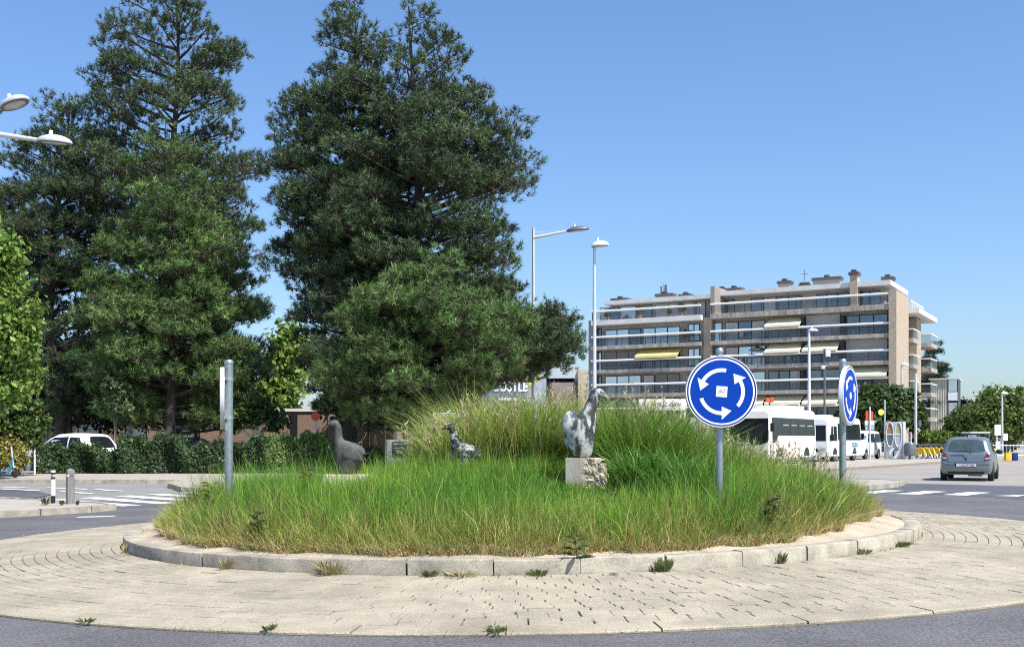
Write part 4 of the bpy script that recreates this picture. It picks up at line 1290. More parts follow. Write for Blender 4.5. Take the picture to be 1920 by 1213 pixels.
leafy('yellowing low shrub at the left edge beside the scooter', b0, wblobs(b0, [(15, 850, 40, 30), (-25, 850, 40, 34), (35, 865, 18, 20)], 40), 2800, 0.07, (0.26, 0.24, 0.06), nclus=50, trunk=0.03, name='shrub')
b0 = (xof(545, 62), 63, 0)
leafy('light green deciduous tree glimpsed between the two pines', b0, wblobs(b0, [(535, 670, 45, 60), (520, 730, 50, 40), (560, 640, 26, 30), (490, 740, 40, 30)], 62), 5000, 0.20, (0.17, 0.26, 0.05), nclus=60)
b0 = (xof(470, 49), 50, 0.1)
leafy('thin white-stemmed tree under the pine boughs', b0, wblobs(b0, [(480, 770, 50, 20), (520, 790, 40, 14), (440, 780, 30, 20)], 49), 1500, 0.13, (0.07, 0.12, 0.03), nclus=30, trunk=0.10, barkm='white_paint')
b0 = (xof(1665, 88), 88, 0.1)
leafy('dense dark green round tree in front of the apartment block', b0, wblobs(b0, [(1645, 760, 52, 38), (1690, 765, 42, 35), (1610, 770, 42, 30), (1660, 738, 38, 26), (1715, 785, 26, 24), (1640, 800, 70, 24)], 88), 19000, 0.17, (0.066, 0.11, 0.03), nclus=140, trunk=0.22, csz=0.15)
for lab, px, d, sp_, n, c in (
    ('dense dark evergreen filling the gap behind the white car', 130, 60, [(130, 720, 75, 60), (80, 760, 60, 45), (200, 750, 70, 50), (150, 670, 60, 40)], 9000, (0.035, 0.055, 0.022)),
    ('dark evergreen shrub mass behind the left pine trunks', 370, 63, [(300, 760, 70, 42), (380, 755, 75, 40), (450, 750, 60, 45), (260, 730, 50, 40)], 9000, (0.04, 0.062, 0.025)),
    ('dark evergreen behind the middle pine trunk', 700, 58, [(700, 760, 80, 40), (780, 760, 70, 36), (640, 740, 50, 30), (830, 740, 50, 34)], 8000, (0.035, 0.056, 0.022))):
    b0 = (xof(px, d), d, 0)
    leafy(lab, b0, wblobs(b0, sp_, d), n, 0.15, c, nclus=90, trunk=0.2, csz=0.2)
# trees down the street on the right
far = [('tall pale green tree filling the right picture edge', 1885, 110, [(1885, 770, 40, 48), (1860, 770, 40, 36), (1920, 780, 40, 45), (1900, 745, 30, 26), (1875, 810, 55, 28)], 9000, (0.14, 0.20, 0.05)),
       ('mid green tree left of the right edge tree', 1835, 125, [(1835, 790, 32, 34), (1855, 760, 26, 32), (1815, 800, 26, 26)], 6000, (0.10, 0.16, 0.04)),
       ('purple leaved tree far down the street', 1812, 170, [(1810, 768, 20, 14), (1802, 780, 14, 14)], 2500, (0.03, 0.022, 0.035)),
       ('low green tree beside the annex, behind the grey car', 1800, 135, [(1800, 795, 22, 24), (1785, 805, 20, 20), (1820, 812, 26, 14)], 4000, (0.08, 0.14, 0.035)),
       ('tree beyond the right edge of the view', 1990, 95, [(1990, 760, 60, 60), (2040, 780, 60, 50)], 4500, (0.11, 0.17, 0.04))]
for lab, px, d, sp_, n, c in far:
    b0 = (xof(px, d), d, 0)
    leafy(lab, b0, wblobs(b0, sp_, d), int(n * 1.6), 0.19 * d / 110, c, nclus=90, trunk=0.25, csz=0.18)
# clipped shrubs in front of the annex
for lab, px, d, sp_, n in (('bright green hedge shrub behind the rental bikes', 1745, 90, [(1740, 822, 26, 12), (1765, 824, 22, 12), (1722, 826, 14, 10)], 4200),):
    b0 = (xof(px, d), d, 0.1)
    leafy(lab, b0, wblobs(b0, sp_, d), n, 0.13, (0.12, 0.18, 0.03), nclus=60, trunk=0.05, name='shrub')
# hedges on the left: two runs of dense leaves around woody stems
def hedge(label, pts, hgt, thick, n, size, tint, name='hedge'):
    p0 = Vector(pts[0]); p1 = Vector(pts[1])
    d = (p1 - p0); L = d.length; d.normalize(); nn = Vector((-d.y, d.x))
    t = empty(name, label, 'hedge', (p0.x, p0.y, 0.1))
    u = rng.uniform(0, L, n); side = rng.uniform(-1, 1, n); zz = rng.uniform(0, 1, n)
    top = hgt * (0.86 + 0.13 * np.sin(u * 1.3) + 0.10 * np.sin(u * 3.7 + 1) + 0.08 * np.sin(u * 8.3 + 2))
    f = rng.uniform(0, 1, n)
    side = np.where(f < 0.45, -rng.uniform(0.75, 1.05, n), np.where(f < 0.6, rng.uniform(0.75, 1.05, n), side))
    zz = np.where(f > 0.7, rng.uniform(0.86, 1.03, n), zz)
    bul = 1 + 0.3 * np.sin(u * 2.1 + zz * 3) + 0.22 * np.sin(u * 5.3 + zz * 2)
    P = np.stack([d.x * u + nn.x * side * thick * bul, d.y * u + nn.y * side * thick * bul, zz * top + rng.normal(0, 0.09, n)], 1)
    nor = rng.normal(0, 0.6, (n, 3)); nor[:, :2] += np.array([nn.x, nn.y]) * np.sign(side)[:, None] * 0.7; nor[:, 2] += 0.5
    A, B, N = frames(nor)
    s = size * rng.uniform(0.6, 1.35, (n, 1)); a = rng.uniform(0, 6.28, (n, 1))
    U = A * np.cos(a) + B * np.sin(a); W = -A * np.sin(a) + B * np.cos(a)
    V = np.stack([P - U * s, P - W * s * 0.5, P + U * s, P + W * s * 0.5], 1).reshape(-1, 3)
    cl = np.exp(0.35 * (np.sin(u * 1.9) * np.sin(u * 0.7 + 2)))[:, None]
    T = np.repeat(np.clip(jit(tint, n, 0.22, 0.08) * cl, 0, 1), 4, axis=0)
    np_mesh('foliage', V, np.arange(4 * n).reshape(-1, 4), 'leaves', t, T)
    mb = MB()
    for i in range(int(L / 0.45)):
        q = p0 + d * (i * 0.45 + 0.2) - p0
        for k in range(3):
            mb.tube([(q.x, q.y, -0.05), (q.x + random.gauss(0, .12), q.y + random.gauss(0, .15), hgt * 0.45), (q.x + random.gauss(0, .25), q.y + random.gauss(0, .25), hgt * 0.85)], [0.025, 0.016, 0.006], 4, False)
    mb.build('stems', 'bark', t, fix=False)
    return t
hedge('low dark hedge run below the white car', ((-18.4, 43.6), (-15.2, 43.75)), 1.02, 0.5, 5200, 0.075, (0.045, 0.082, 0.028))
hedge('long tall dark hedge along the left pavement', ((-15.2, 43.75), (-9.6, 44.0)), 1.36, 0.55, 10500, 0.075, (0.045, 0.082, 0.028))
hedge('brighter loose hedge behind the grey goose', ((-9.6, 44.2), (-6.2, 44.6)), 1.42, 0.55, 6500, 0.07, (0.085, 0.15, 0.035))
hedge('dark low hedge behind the memorial stone', ((-6.2, 45.2), (-2.4, 47.0)), 0.95, 0.45, 4200, 0.07, (0.045, 0.085, 0.028))
# a few broad-leaved saplings under the pines
for lab, px, d, sp_ in (('glossy leaved sapling under the left pine', 215, 47, [(215, 730, 22, 28), (235, 765, 24, 16)]), ('glossy leaved sapling under the middle pine', 680, 46.5, [(640, 745, 20, 12), (690, 752, 18, 14)])):
    b0 = (xof(px, d), d, 0.1)
    leafy(lab, b0, wblobs(b0, sp_, d), 900, 0.11, (0.09, 0.14, 0.05), nclus=24, trunk=0.04, name='sapling_tree')

# ------------------------------------------------------------------ buildings
def wall_box(name, parent, a, b, m): return box(name, a, b, m, parent)
# low brown brick building behind the hedges
bb = empty('brick_building', 'low brown brick building with pale coping behind the hedge', 'building', (xof(480, 60), 60, 0), R(-3))
zt = zof(768, 60)
box('wall', (-2, 0, 0), (7.4, 8, zt - 0.1), 'brown_brick', bb)
box('coping', (-2.1, -0.08, zt - 0.1), (7.5, 8.1, zt + 0.06), 'concrete_white', bb)
for i, x in enumerate((1.9, 3.9)):
    box('pilaster', (x, -0.06, 0), (x + 0.35, -0.002, zt - 0.12), 'black' if i == 0 else 'brown_panel', bb)
for x in (4.95, 6.15):
    w = box('downpipe', (x, -0.14, 0.1), (x + 0.12, -0.02, zt - 0.15), 'white_paint', bb)
b2 = empty('brick_building', 'dark brick wall building glimpsed behind the white car', 'building', (xof(130, 66), 66, 0), R(4))
box('wall', (-4, 0, 0), (9, 8, 3.3), 'brown_brick', b2)
box('coping', (-4.1, -0.08, 3.3), (9.1, 8.1, 3.45), 'concrete', b2)
for x in (-2.5, 0.5, 3.2, 6.0):
    w = box('window', (x, -0.05, 1.0), (x + 1.3, 0.02, 2.4), 'frame_dark', b2)
    box('pane', (x + 0.08, -0.07, 1.08), (x + 1.22, -0.052, 2.32), 'pane_dark', w)
# painted wall with big lettering
dm_ = 72
mw = empty('painted_wall', 'dark blue mural wall with big white letters and yellow splashes', 'wall', (xof(870, dm_), dm_, 0), 0)
W = xof(1025, dm_) - xof(870, dm_)
ztm = zof(700, dm_)
box('wall', (0, 0, 0), (W, 0.4, ztm), 'mural_blue', mw)
def mx(px): return xof(px, dm_) - xof(870, dm_)
box('dark_panel', (mx(870), -0.02, 0), (mx(905), -0.004, ztm - 0.05), 'frame_dark', mw)
box('light_panel', (mx(985), -0.02, 0.5), (mx(1024), -0.004, ztm - 0.02), 'mural_light', mw)
for k, (x0, y0, x1, y1) in enumerate(((984, 703, 996, 722), (998, 702, 1013, 712), (1005, 708, 1011, 716))):
    box('yellow_splash', (mx(x0), -0.03, zof(y1, dm_)), (mx(x1), -0.022, zof(y0, dm_)), 'mural_yellow', mw)
for k in range(4):
    box('black_stripe', (mx(922), -0.012, zof(702 + 3.4 * k, dm_)), (mx(985), -0.005, zof(700.6 + 3.4 * k, dm_)), 'black', mw)
    box('yellow_stripe', (mx(924), -0.012, zof(703.9 + 3.4 * k, dm_)), (mx(996), -0.0045, zof(702.4 + 3.4 * k, dm_)), 'mural_yellow' if k > 1 else 'brown_panel', mw)
txt('lettering', 'COSTLE', 0.82, 'sign_white', mw, (mx(956), -0.03, zof(726, dm_)), ext=0.01, sx=0.78, bold=0.028)
pv = box('canopy_frame', (mx(935), -1.2, zof(752, dm_)), (mx(968), -1.1, zof(747, dm_)), 'white_paint', mw)
# hall with pale blue cladding
dh = 92
hl = empty('clad_hall', 'pale blue clad hall with brown panels left of the apartment block', 'building', (xof(1030, dh), dh, 0), 0)
def hx(px): return xof(px, dh) - xof(1030, dh)
box('lower_wall', (hx(1000), 0.3, 0), (hx(1086), 9, zof(715, dh)), 'frame_dark', hl)
box('upper_cladding', (hx(985), 0, zof(709, dh)), (hx(1078), 9, zof(679, dh)), 'clad_blue', hl)
box('roof_edge', (hx(984), -0.06, zof(679, dh)), (hx(1079), 9.1, zof(677.5, dh)), 'concrete', hl)
box('side_cladding', (hx(1078.4), 0.6, zof(717, dh)), (hx(1087), 9, zof(688, dh)), 'clad_blue', hl)
box('side_roof_edge', (hx(1078.6), 0.5, zof(688, dh)), (hx(1087.5), 9, zof(686.5, dh)), 'concrete', hl)
for i, (x0, x1) in enumerate(((1034, 1059), (1059.6, 1075))):
    box('brown_panel', (hx(x0), -0.1, 0), (hx(x1), -0.02, zof(717, dh)), 'brown_panel', hl)
g_ = txt('painted_mark', 'NELL', 0.5, 'sticker_grey', hl, (hx(1067), -0.12, zof(729, dh)), ext=0.004, sx=0.7)
box('end_wall', (hx(1084), 0.2, 0), (hx(1103), 12, zof(693, dh)), 'brick_beige', hl)

# ------------------------------------------------------------------ apartment block
X0, Y0 = xof(1668, 124), 124.0
ab = empty('apartment_block', 'long beige apartment block with white balcony rails and yellow awnings', 'building', (X0, Y0, 0), math.atan2(-0.49, 0.872))
cxx, cxy = 0.8718, -0.49        # local x in world; local y = (0.49, 0.8718)
def lx_of(px, y=0.0):
    u = (px - 960) / F
    # X0+cxx*x+0.49*y = u*(Y0+cxy*x+0.8718*y)
    return (u * (Y0 + 0.8718 * y) - X0 - 0.49 * y) / (cxx - u * cxy)
WY = 1.5                        # depth of the balconies
ZS = [4.2, 7.2, 10.25, 13.25, 16.5]
XL, XG0, XG1 = lx_of(1107), lx_of(1313), lx_of(1331)
box('body', (XL, WY + 0.25, 0), (-0.6, 16, 16.0), 'plaster', ab)
box('ground_floor', (XL + 0.3, WY - 0.3, 0), (-0.7, WY + 0.248, 3.6), 'brick_grey', ab)
box('stair_tower', (XG0 + 0.1, 0.9, 0), (XG1 - 0.1, WY + 0.24, 16.2), 'brick_beige', ab)
box('joint_wall', (lx_of(1329), 0.6, 16.6), (lx_of(1329) + 0.5, WY + 6, 19.9), 'brick_grey', ab)
box('left_end_wall', (XL - 0.5, 0.5, 0), (XL - 0.01, 16, 16.6), 'brick_grey', ab)
rails = [(XL, XG0, 0.12), (XG1, -0.08, 0.0)]
for fi, z in enumerate(ZS):
    for si, (xa, xb, yo) in enumerate(rails):
        th = 0.45 if fi < 4 else 0.6
        m = 'concrete_white' if (fi == 4 and si == 0) else 'concrete'
        box('balcony_slab', (xa, yo, z - th), (xb, WY + 0.24, z), m, ab)
        rl = tube('handrail', [(xa + 0.05, yo + 0.1, z + 1.14), (xb - 0.02, yo + 0.1, z + 1.14)], 0.125, 'rail_white', ab, 12)
        box('glass_panel', (xa + 0.1, yo + 0.10, z + 0.12), (xb - 0.1, yo + 0.115, z + 1.015), 'rail_glass', rl)
        n = int((xb - xa) / 2.0)
        ps = MB()
        for k in range(n + 1):
            x = xa + 0.12 + (xb - xa - 0.3) * k / n
            o = box('rail_post', (x, yo + 0.118, z - 0.0), (x + 0.06, yo + 0.178, z + 1.018), 'frame_dark', rl)
    # dividing screens
    if fi in (1, 2, 3):
        for px in (1504, 1579):
            x = lx_of(px, 0.6)
            box('divider', (x - 0.14, 0.5, z), (x + 0.14, WY + 0.24, z + 2.3), 'frame_dark', ab)
def window(pa, pb, z0, z1, n, m='pane', wall=WY):
    xa, xb = lx_of(pa, wall), lx_of(pb, wall)
    w = box('window', (xa, wall + 0.12, z0), (xb, wall + 0.27, z1), 'frame_dark', ab)
    p = (xb - xa) / n
    for k in range(n):
        box('pane', (xa + p * k + 0.09, wall + 0.09, z0 + 0.09), (xa + p * (k + 1) - 0.06, wall + 0.118, z1 - 0.09), random.choice((m, m, m, 'pane_dark', 'curtain')), w)
def shutter(pa, pb, z0, z1, n, m='shutter', wall=WY):
    xa, xb = lx_of(pa, wall), lx_of(pb, wall)
    w = box('shutter_frame', (xa, wall + 0.12, z0), (xb, wall + 0.26, z1), 'frame_dark', ab)
    p = (xb - xa) / n
    for k in range(n):
        box('roller_shutter', (xa + p * k + 0.06, wall + 0.08, z0 + 0.03), (xa + p * (k + 1) - 0.04, wall + 0.115, z1 - 0.04), m, w)
def awning(pa, pb, z, m='awning', out=1.75, drop=1.0, wall=WY):
    xa, xb = lx_of(pa, wall - out), lx_of(pb, wall - out)
    sx_ = 0.9
    mb = MB()
    y1, y0 = wall + 0.1, wall - out
    z1, z0 = z + 2.55, z + 2.55 - drop
    mb.add([(xa + sx_ * 0.35, y1, z1), (xb + sx_ * 0.35 - 0.35, y1, z1), (xb, y0, z0), (xa, y0, z0), (xa, y0 - 0.02, z0 - 0.28), (xb, y0 - 0.02, z0 - 0.28),
            (xa + sx_ * 0.35, y1, z1 - 0.03), (xb + sx_ * 0.35 - 0.35, y1, z1 - 0.03), (xb, y0 + 0.03, z0 - 0.04), (xa, y0 + 0.03, z0 - 0.04)],
           [(0, 1, 2, 3), (3, 2, 5, 4), (6, 7, 8, 9), (0, 6, 9, 3), (1, 7, 8, 2)])
    a = mb.build('awning', m, ab, fix=False)
    for x in (xa + 0.4, xb - 0.4):
        tube('awning_arm', [(x, wall + 0.1, z1 - 0.5), (x, y0 + 0.1, z0 - 0.08)], 0.03, 'alu', a, 6)
ZT = 2.35
z = ZS[3]
window(1118, 1127, z, z + ZT, 1); window(1134, 1201, z, z + ZT - 0.2, 3); window(1205, 1274, z, z + ZT - 0.2, 3); window(1290, 1311, z + 0.2, z + ZT, 2, wall=WY)
window(1333, 1353, z, z + ZT, 1); window(1359, 1434, z, z + ZT, 3); shutter(1440, 1500, z, z + ZT, 1, 'shutter'); awning(1433, 1500, z)
shutter(1510, 1575, z, z + ZT + 0.3, 1); window(1585, 1664, z, z + ZT, 3)
z = ZS[2]
window(1118, 1127, z, z + ZT, 1); shutter(1133, 1200, z, z + ZT, 3, 'shutter_grey'); window(1204, 1274, z, z + ZT, 3, 'pane_dark'); awning(1190, 1270, z, 'awning_y')
window(1290, 1311, z + 0.2, z + ZT, 2); window(1333, 1352, z, z + ZT, 2); window(1360, 1434, z, z + ZT, 3); window(1440, 1500, z, z + ZT, 2, 'pane_dark'); window(1508, 1574, z, z + ZT, 2, 'pane_dark')
awning(1433, 1500, z); awning(1503, 1570, z); shutter(1585, 1664, z, z + ZT + 0.3, 1)
z = ZS[1]
window(1118, 1127, z, z + ZT, 1); window(1134, 1201, z, z + ZT, 3); window(1205, 1226, z, z + ZT, 1); shutter(1228, 1274, z, z + ZT, 2, 'shutter_grey'); window(1290, 1311, z + 0.2, z + ZT, 2)
window(1333, 1352, z, z + ZT, 2); window(1360, 1434, z, z + ZT, 3); window(1440, 1500, z, z + ZT, 3, 'pane_dark'); window(1508, 1574, z, z + ZT, 2, 'pane_dark'); window(1585, 1664, z, z + ZT, 3, 'pane_dark'); awning(1585, 1662, z)
z = ZS[0]
for a_, b_, n_ in ((1118, 1127, 1), (1134, 1201, 3), (1205, 1274, 3), (1290, 1311, 2), (1333, 1352, 1), (1360, 1434, 3), (1440, 1500, 3), (1508, 1574, 3), (1585, 1664, 3)): window(a_, b_, z, z + ZT, n_, 'pane_dark')
awning(1433, 1500, z); awning(1503, 1570, z); awning(1362, 1430, z)
for a_, b_, n_ in ((1125, 1200, 4), (1210, 1280, 4), (1340, 1430, 4), (1440, 1500, 3), (1510, 1660, 5)): window(a_, b_, 0.6, 3.0, n_, 'pane_dark', wall=WY - 0.5)
# penthouse storey set back behind the terrace
PY = 4.2
zt_ = ZS[4]
box('penthouse_left', (XL + 1.0, PY, zt_), (lx_of(1322), 13, 18.75), 'plaster', ab)
box('penthouse_right', (lx_of(1336), PY + 0.2, zt_), (-1.4, 13, 18.95), 'plaster', ab)
box('roof_fascia', (XL + 0.6, PY - 1.5, 18.75), (lx_of(1328), 13.6, 19.25), 'concrete_white', ab)
box('roof_fascia', (lx_of(1328) + 0.52, PY - 1.5, 18.96), (-0.4, 13.6, 19.5), 'concrete_white', ab)
def pw(pa, pb, n, m, kind='w'):
    wall = PY - 0.2 if pa < 1325 else PY
    (window if kind == 'w' else shutter)(pa, pb, zt_ + 0.02, zt_ + 2.1, n, m, wall)
pw(1124, 1160, 2, 'pane_dark'); pw(1162, 1222, 2, 'pane'); pw(1228, 1302, 3, 'shutter', 's'); pw(1305, 1322, 1, 'shutter', 's')
pw(1347, 1377, 2, 'pane_dark'); pw(1408, 1502, 4, 'pane_dark'); pw(1530, 1590, 3, 'pane_dark'); pw(1612, 1650, 2, 'pane_dark')
def chimney(pa, pb, ytop, y, zb, m='brick_grey', caph=0.35, pots=2, capm='chimney_cap'):
    xa, xb = lx_of(pa, y), lx_of(pb, y)
    dd = Y0 + cxy * (xa + xb) / 2 + 0.8718 * y
    zt2 = zof(ytop, dd)
    c = box('chimney', (xa + 0.15, y, zb), (xb - 0.15, y + 1.2, zt2 - caph - 0.3), m, ab)
    box('cap', (xa, y - 0.12, zt2 - caph - 0.3), (xb, y + 1.32, zt2 - 0.3), capm, c)
    for k in range(pots):
        xx = xa + (xb - xa) * (k + 0.5 + 0.2) / (pots + 0.4)
        box('pot', (xx - 0.35, y + 0.2, zt2 - 0.3), (xx + 0.2, y + 0.9, zt2), capm, c)
    return c
chimney(1145, 1177, 555, 8, 19.2, pots=1); c_ = chimney(1228, 1262, 546, 6, 19.2, pots=1)
for px, yt, r_ in ((1240, 537, 0.12), (1245, 531, 0.1), (1249, 534, 0.14)):
    x = lx_of(px, 6.6); dd = Y0 + cxy * x + 0.8718 * 6.6
    tube('flue', [(x, 6.6, 19.8), (x, 6.6, zof(yt, dd))], r_, 'alu' if px == 1245 else 'lamp_dark', c_, 8)
chimney(1272, 1296, 547, 8, 19.2, pots=1); chimney(1337, 1391, 536, 7, 19.4, pots=2); chimney(1457, 1483, 522, 6, 19.4, pots=1)
chimney(1497, 1519, 529, 8, 19.4, pots=2); chimney(1522, 1577, 515, 8, 19.4, pots=1); chimney(1591, 1610, 505, 2.55, 16.5, 'brick_beige', pots=1); chimney(1652, 1676, 514, 9, 19.4, pots=1)
x = lx_of(1508, 8); tube('antenna', [(x, 8, 19.5), (x, 8, 22.2)], 0.04, 'lamp_dark', ab, 6)
box('antenna_bar', (x - 0.4, 7.98, 21.6), (x + 0.4, 8.02, 21.66), 'lamp_dark', ab)
# right flank: fin walls, recessed balconies, roof slab with rail
box('fin_wall', (-0.07, -0.15, 0), (0.75, 7.3, 17.9), 'brick_beige', ab)
box('flank_body', (-0.58, 7.31, 0), (-0.1, 20.5, 16.1), 'brick_grey', ab)
box('fin_wall', (-0.06, 11.8, 0), (0.9, 14.8, 16.0), 'brick_beige', ab)
box('flank_roof', (-0.58, 7.35, 16.12), (1.9, 20.6, 16.7), 'concrete_white', ab)
r_ = box('flank_rail', (0.9, 7.4, 17.55), (1.0, 16.5, 17.68), 'rail_white', ab)
for k in range(9): box('rail_post', (0.92, 7.5 + 1.1 * k, 16.71), (0.98, 7.56 + 1.1 * k, 17.548), 'rail_white', r_)
for z in ZS[:4] + [1.2]:
    for (ya, yb, xo) in ((7.6, 11.5, 1.25), (15.1, 20.0, 2.0)):
        s_ = box('balcony_slab', (-0.08, ya, z - 0.5), (xo, yb, z), 'concrete', ab)
        hr = MB()
        hr.box((0.0, ya, z + 1.0), (xo, ya + 0.14, z + 1.14)).box((xo - 0.14, ya + 0.142, z + 1.0), (xo, yb, z + 1.14)).build('handrail', 'rail_white', s_)
        gl = MB()
        gl.box((0.0, ya + 0.05, z + 0.03), (xo - 0.05, ya + 0.065, z + 0.995)).box((xo - 0.065, ya + 0.07, z + 0.03), (xo - 0.05, yb, z + 0.995)).build('glass_panel', 'rail_glass', s_)
        w = box('window', (-0.09, ya + 0.6, z + 0.02), (-0.03, yb - 0.8, z + 2.4), 'frame_dark', ab)
        box('pane', (-0.028, ya + 0.8, z + 0.12), (-0.012, yb - 1.0, z + 2.3), 'pane_dark', w)
# low annex at the right end
an = empty('annex_building', 'cream corrugated annex with stacked windows at the end of the apartment block', 'building', (xof(1752, 148), 148, 0), R(-24))
ht = zof(712, 148)
box('cladding', (-0.5, 0, 0), (1.62, 8, ht), 'corrugated', an)
for k in range(7): box('rib', (-0.4 + 0.29 * k, -0.06, 0), (-0.32 + 0.29 * k, -0.002, ht - 0.05), 'corrugated', an)
box('window_bay', (1.63, -0.1, 0), (2.9, 8, ht - 0.1), 'frame_dark', an)
box('roof_edge', (-0.7, -0.35, ht), (3.15, 8, ht + 0.16), 'concrete_white', an)
for k in range(3):
    z = 0.6 + 3.0 * k
    w = box('window', (1.75, -0.16, z + 1.2), (2.78, -0.102, z + 2.7), 'pane', an)
    box('spandrel', (1.70, -0.18, z), (2.84, -0.102, z + 1.1), 'sign_white', an)
# things out on the terraces
def potted(label, px, py0, py1, y, n=260, col=(0.07, 0.12, 0.03)):
    x = lx_of(px, y)
    w = ab.matrix_basis @ Vector((x, y, 0))
    o = empty('potted_plant', label, 'potted plant', (w.x, w.y, zof(py1, w.y)))
    h = (py1 - py0) * w.y / F
    MB().tube([(0, 0, 0), (0, 0, 0.35 * h), (0, 0, 0.36 * h)], [0.18, 0.27, 0.29], 12).build('pot', 'terracotta', o, smooth='auto')
    V, Fq, T, cc = leaf_cloud([(0, 0, 0.72 * h)], [(0.38 * h, 0.38 * h, 0.3 * h)], n, 0.12, col, nclus=14)
    np_mesh('foliage', V, Fq, 'leaves', o, T)
bpy.context.view_layer.update()
def mloc(o): return Matrix.Translation(o.location) @ o.rotation_euler.to_matrix().to_4x4()
class _M: pass
AB = mloc(ab)
def potted2(label, px, fl, y, h, n=260, col=(0.07, 0.12, 0.03)):
    x = lx_of(px, y)
    w = AB @ Vector((x, y, ZS[fl]))
    o = empty('potted_plant', label, 'potted plant', w)
    MB().tube([(0, 0, 0), (0, 0, 0.33 * h), (0, 0, 0.35 * h)], [0.16, 0.25, 0.27], 12).build('pot', 'terracotta', o, smooth='auto')
    V, Fq, T, cc = leaf_cloud([(0, 0, 0.7 * h)], [(0.34 * h, 0.34 * h, 0.3 * h)], n, 0.11, col, nclus=14)
    np_mesh('foliage', V, Fq, 'leaves', o, T)
potted2('round potted tree on the penthouse terrace', 1278, 4, 1.2, 1.75, 420)
potted2('low dark potted bush on the penthouse terrace', 1255, 4, 1.2, 1.05)
potted2('potted shrub near the left end of the penthouse terrace', 1140, 4, 1.2, 1.3)
potted2('reddish potted shrub on the penthouse terrace', 1200, 4, 1.4, 1.7, 420, (0.16, 0.10, 0.05))
potted2('potted shrub on the second highest balcony of the left wing', 1286, 3, 0.9, 1.5, 300, (0.10, 0.13, 0.05))

def balcony_chair(label, px, fl, y, m, rz):
    w = AB @ Vector((lx_of(px, y), y, ZS[fl]))
    o = empty('balcony_chair', label, 'chair', w, rz)
    box('seat', (-0.24, -0.22, 0.42), (0.24, 0.22, 0.46), m, o)
    box('backrest', (-0.24, 0.2, 0.47), (0.24, 0.24, 0.95), m, o)
    for a in (-0.2, 0.17):
        for b in (-0.2, 0.17): box('leg', (a, b, 0), (a + 0.035, b + 0.035, 0.418), 'lamp_grey', o)
balcony_chair('white chair on the balcony above the facing sign', 1392, 3, 0.8, 'sign_white', R(20))
balcony_chair('dark chair on the balcony right above the facing sign', 1376, 2, 0.8, 'lamp_dark', R(-15))
balcony_chair('second dark chair on the balcony right above the facing sign', 1396, 2, 0.8, 'lamp_dark', R(25))
balcony_chair('white chair under the wide yellow awnings', 1480, 2, 0.8, 'sign_white', R(5))
w = AB @ Vector((lx_of(1420, 0.9), 0.9, ZS[2]))
o = empty('parasol', 'dark half folded parasol on the balcony beside the yellow awning', 'parasol', w)
tube('pole', [(0, 0, 0), (0, 0, 2.2)], 0.03, 'lamp_grey', o, 6)
MB().tube([(0, 0, 1.75), (0, 0, 1.95), (0, 0, 2.25)], [1.1, 0.7, 0.03], 10).build('canopy', 'lamp_dark', o)
# ------------------------------------------------------------------ vehicles
def sect(w, zl, belt, top, rw=0.74):
    """half cross-section of a car body from sill to roof centre"""
    belt = min(belt, top - 0.03)
    return [(w * 0.62, zl), (w * 0.93, zl + 0.03), (w * 0.985, zl + 0.16), (w, zl + 0.36 * (belt - zl) + 0.12), (w * 0.995, zl + 0.75 * (belt - zl)), (w * 0.955, belt),
            (w * (0.955 + rw) / 2 + 0.012, belt + 0.55 * (top - belt)), (w * rw, belt + 0.88 * (top - belt)), (w * (rw - 0.10), belt + 0.97 * (top - belt)), (w * 0.4, top), (0, top + 0.01)]
def car_body(L, W, Yt, wid, zl=0.2, belt=0.95, rw=0.74, ys=None):
    """Yt: (y, top) profile; wid: (y, half width factor)"""
    ys = ys or [i * L / 40 for i in range(41)]
    yt, tt = zip(*Yt); yw, ww = zip(*wid)
    rings = []
    for y in ys:
        top = float(np.interp(y, yt, tt)); w = float(np.interp(y, yw, ww)) * W / 2
        end = min(y, L - y)
        low = zl + max(0, 0.10 - end) * 1.6
        s = sect(w, low, belt, max(top, low + 0.25), rw)
        full = [(x, y, z) for x, z in s] + [(-x, y, z) for x, z in s[::-1][1:]]
        rings.append(full)
    mb = MB()
    mb.loft(rings, cap=False)
    return mb.strip_caps(rings)
def wheel(t, x, y, r, w, s):
    mb = MB()
    prof = [(r * 0.62, -w / 2), (r * 0.93, -w / 2), (r, -w * 0.36), (r, w * 0.36), (r * 0.93, w / 2), (r * 0.62, w / 2)]
    n = 24
    mb.loft([[(px, rr * math.cos(2*math.pi*k/n), rr * math.sin(2*math.pi*k/n)) for k in range(n)] for rr, px in prof], cap=False)
    wh = mb.build('wheel', 'rubber', t, smooth='auto')
    wh.location = (x, y, r)
    rim = MB()
    xo = s * w * 0.42
    rim.loft([[(px, rr * math.cos(2*math.pi*k/n), rr * math.sin(2*math.pi*k/n)) for k in range(n)] for rr, px in ((r * 0.64, -w * 0.4), (r * 0.64, xo), (r * 0.56, xo * 0.9), (r * 0.2, xo * 0.8), (r * 0.14, xo * 1.05), (0.002, xo * 1.05))], cap=False)
    rim.build('rim', 'alu', wh, smooth='auto')
    hole = MB()
    for k in range(5):
        a = 2*math.pi*k/5
        hole.tube([(xo * 0.80, r * 0.40 * math.cos(a), r * 0.40 * math.sin(a)), (xo * 0.97, r * 0.40 * math.cos(a), r * 0.40 * math.sin(a))], r * 0.1, 8)
    hole.build('rim_opening', 'black', wh)
    return wh
def arch(t, body, y, r, s, m='black'):
    poly = [(y + r * math.cos(a), r * 0.92 + r * math.sin(a)) for a in [math.pi * i / 14 for i in range(15)]] + [(y - r, 0.21), (y + r, 0.21)]
    return patch('wheel_arch', body, 0, s, poly, m, t, off=0.004, step=0.08)

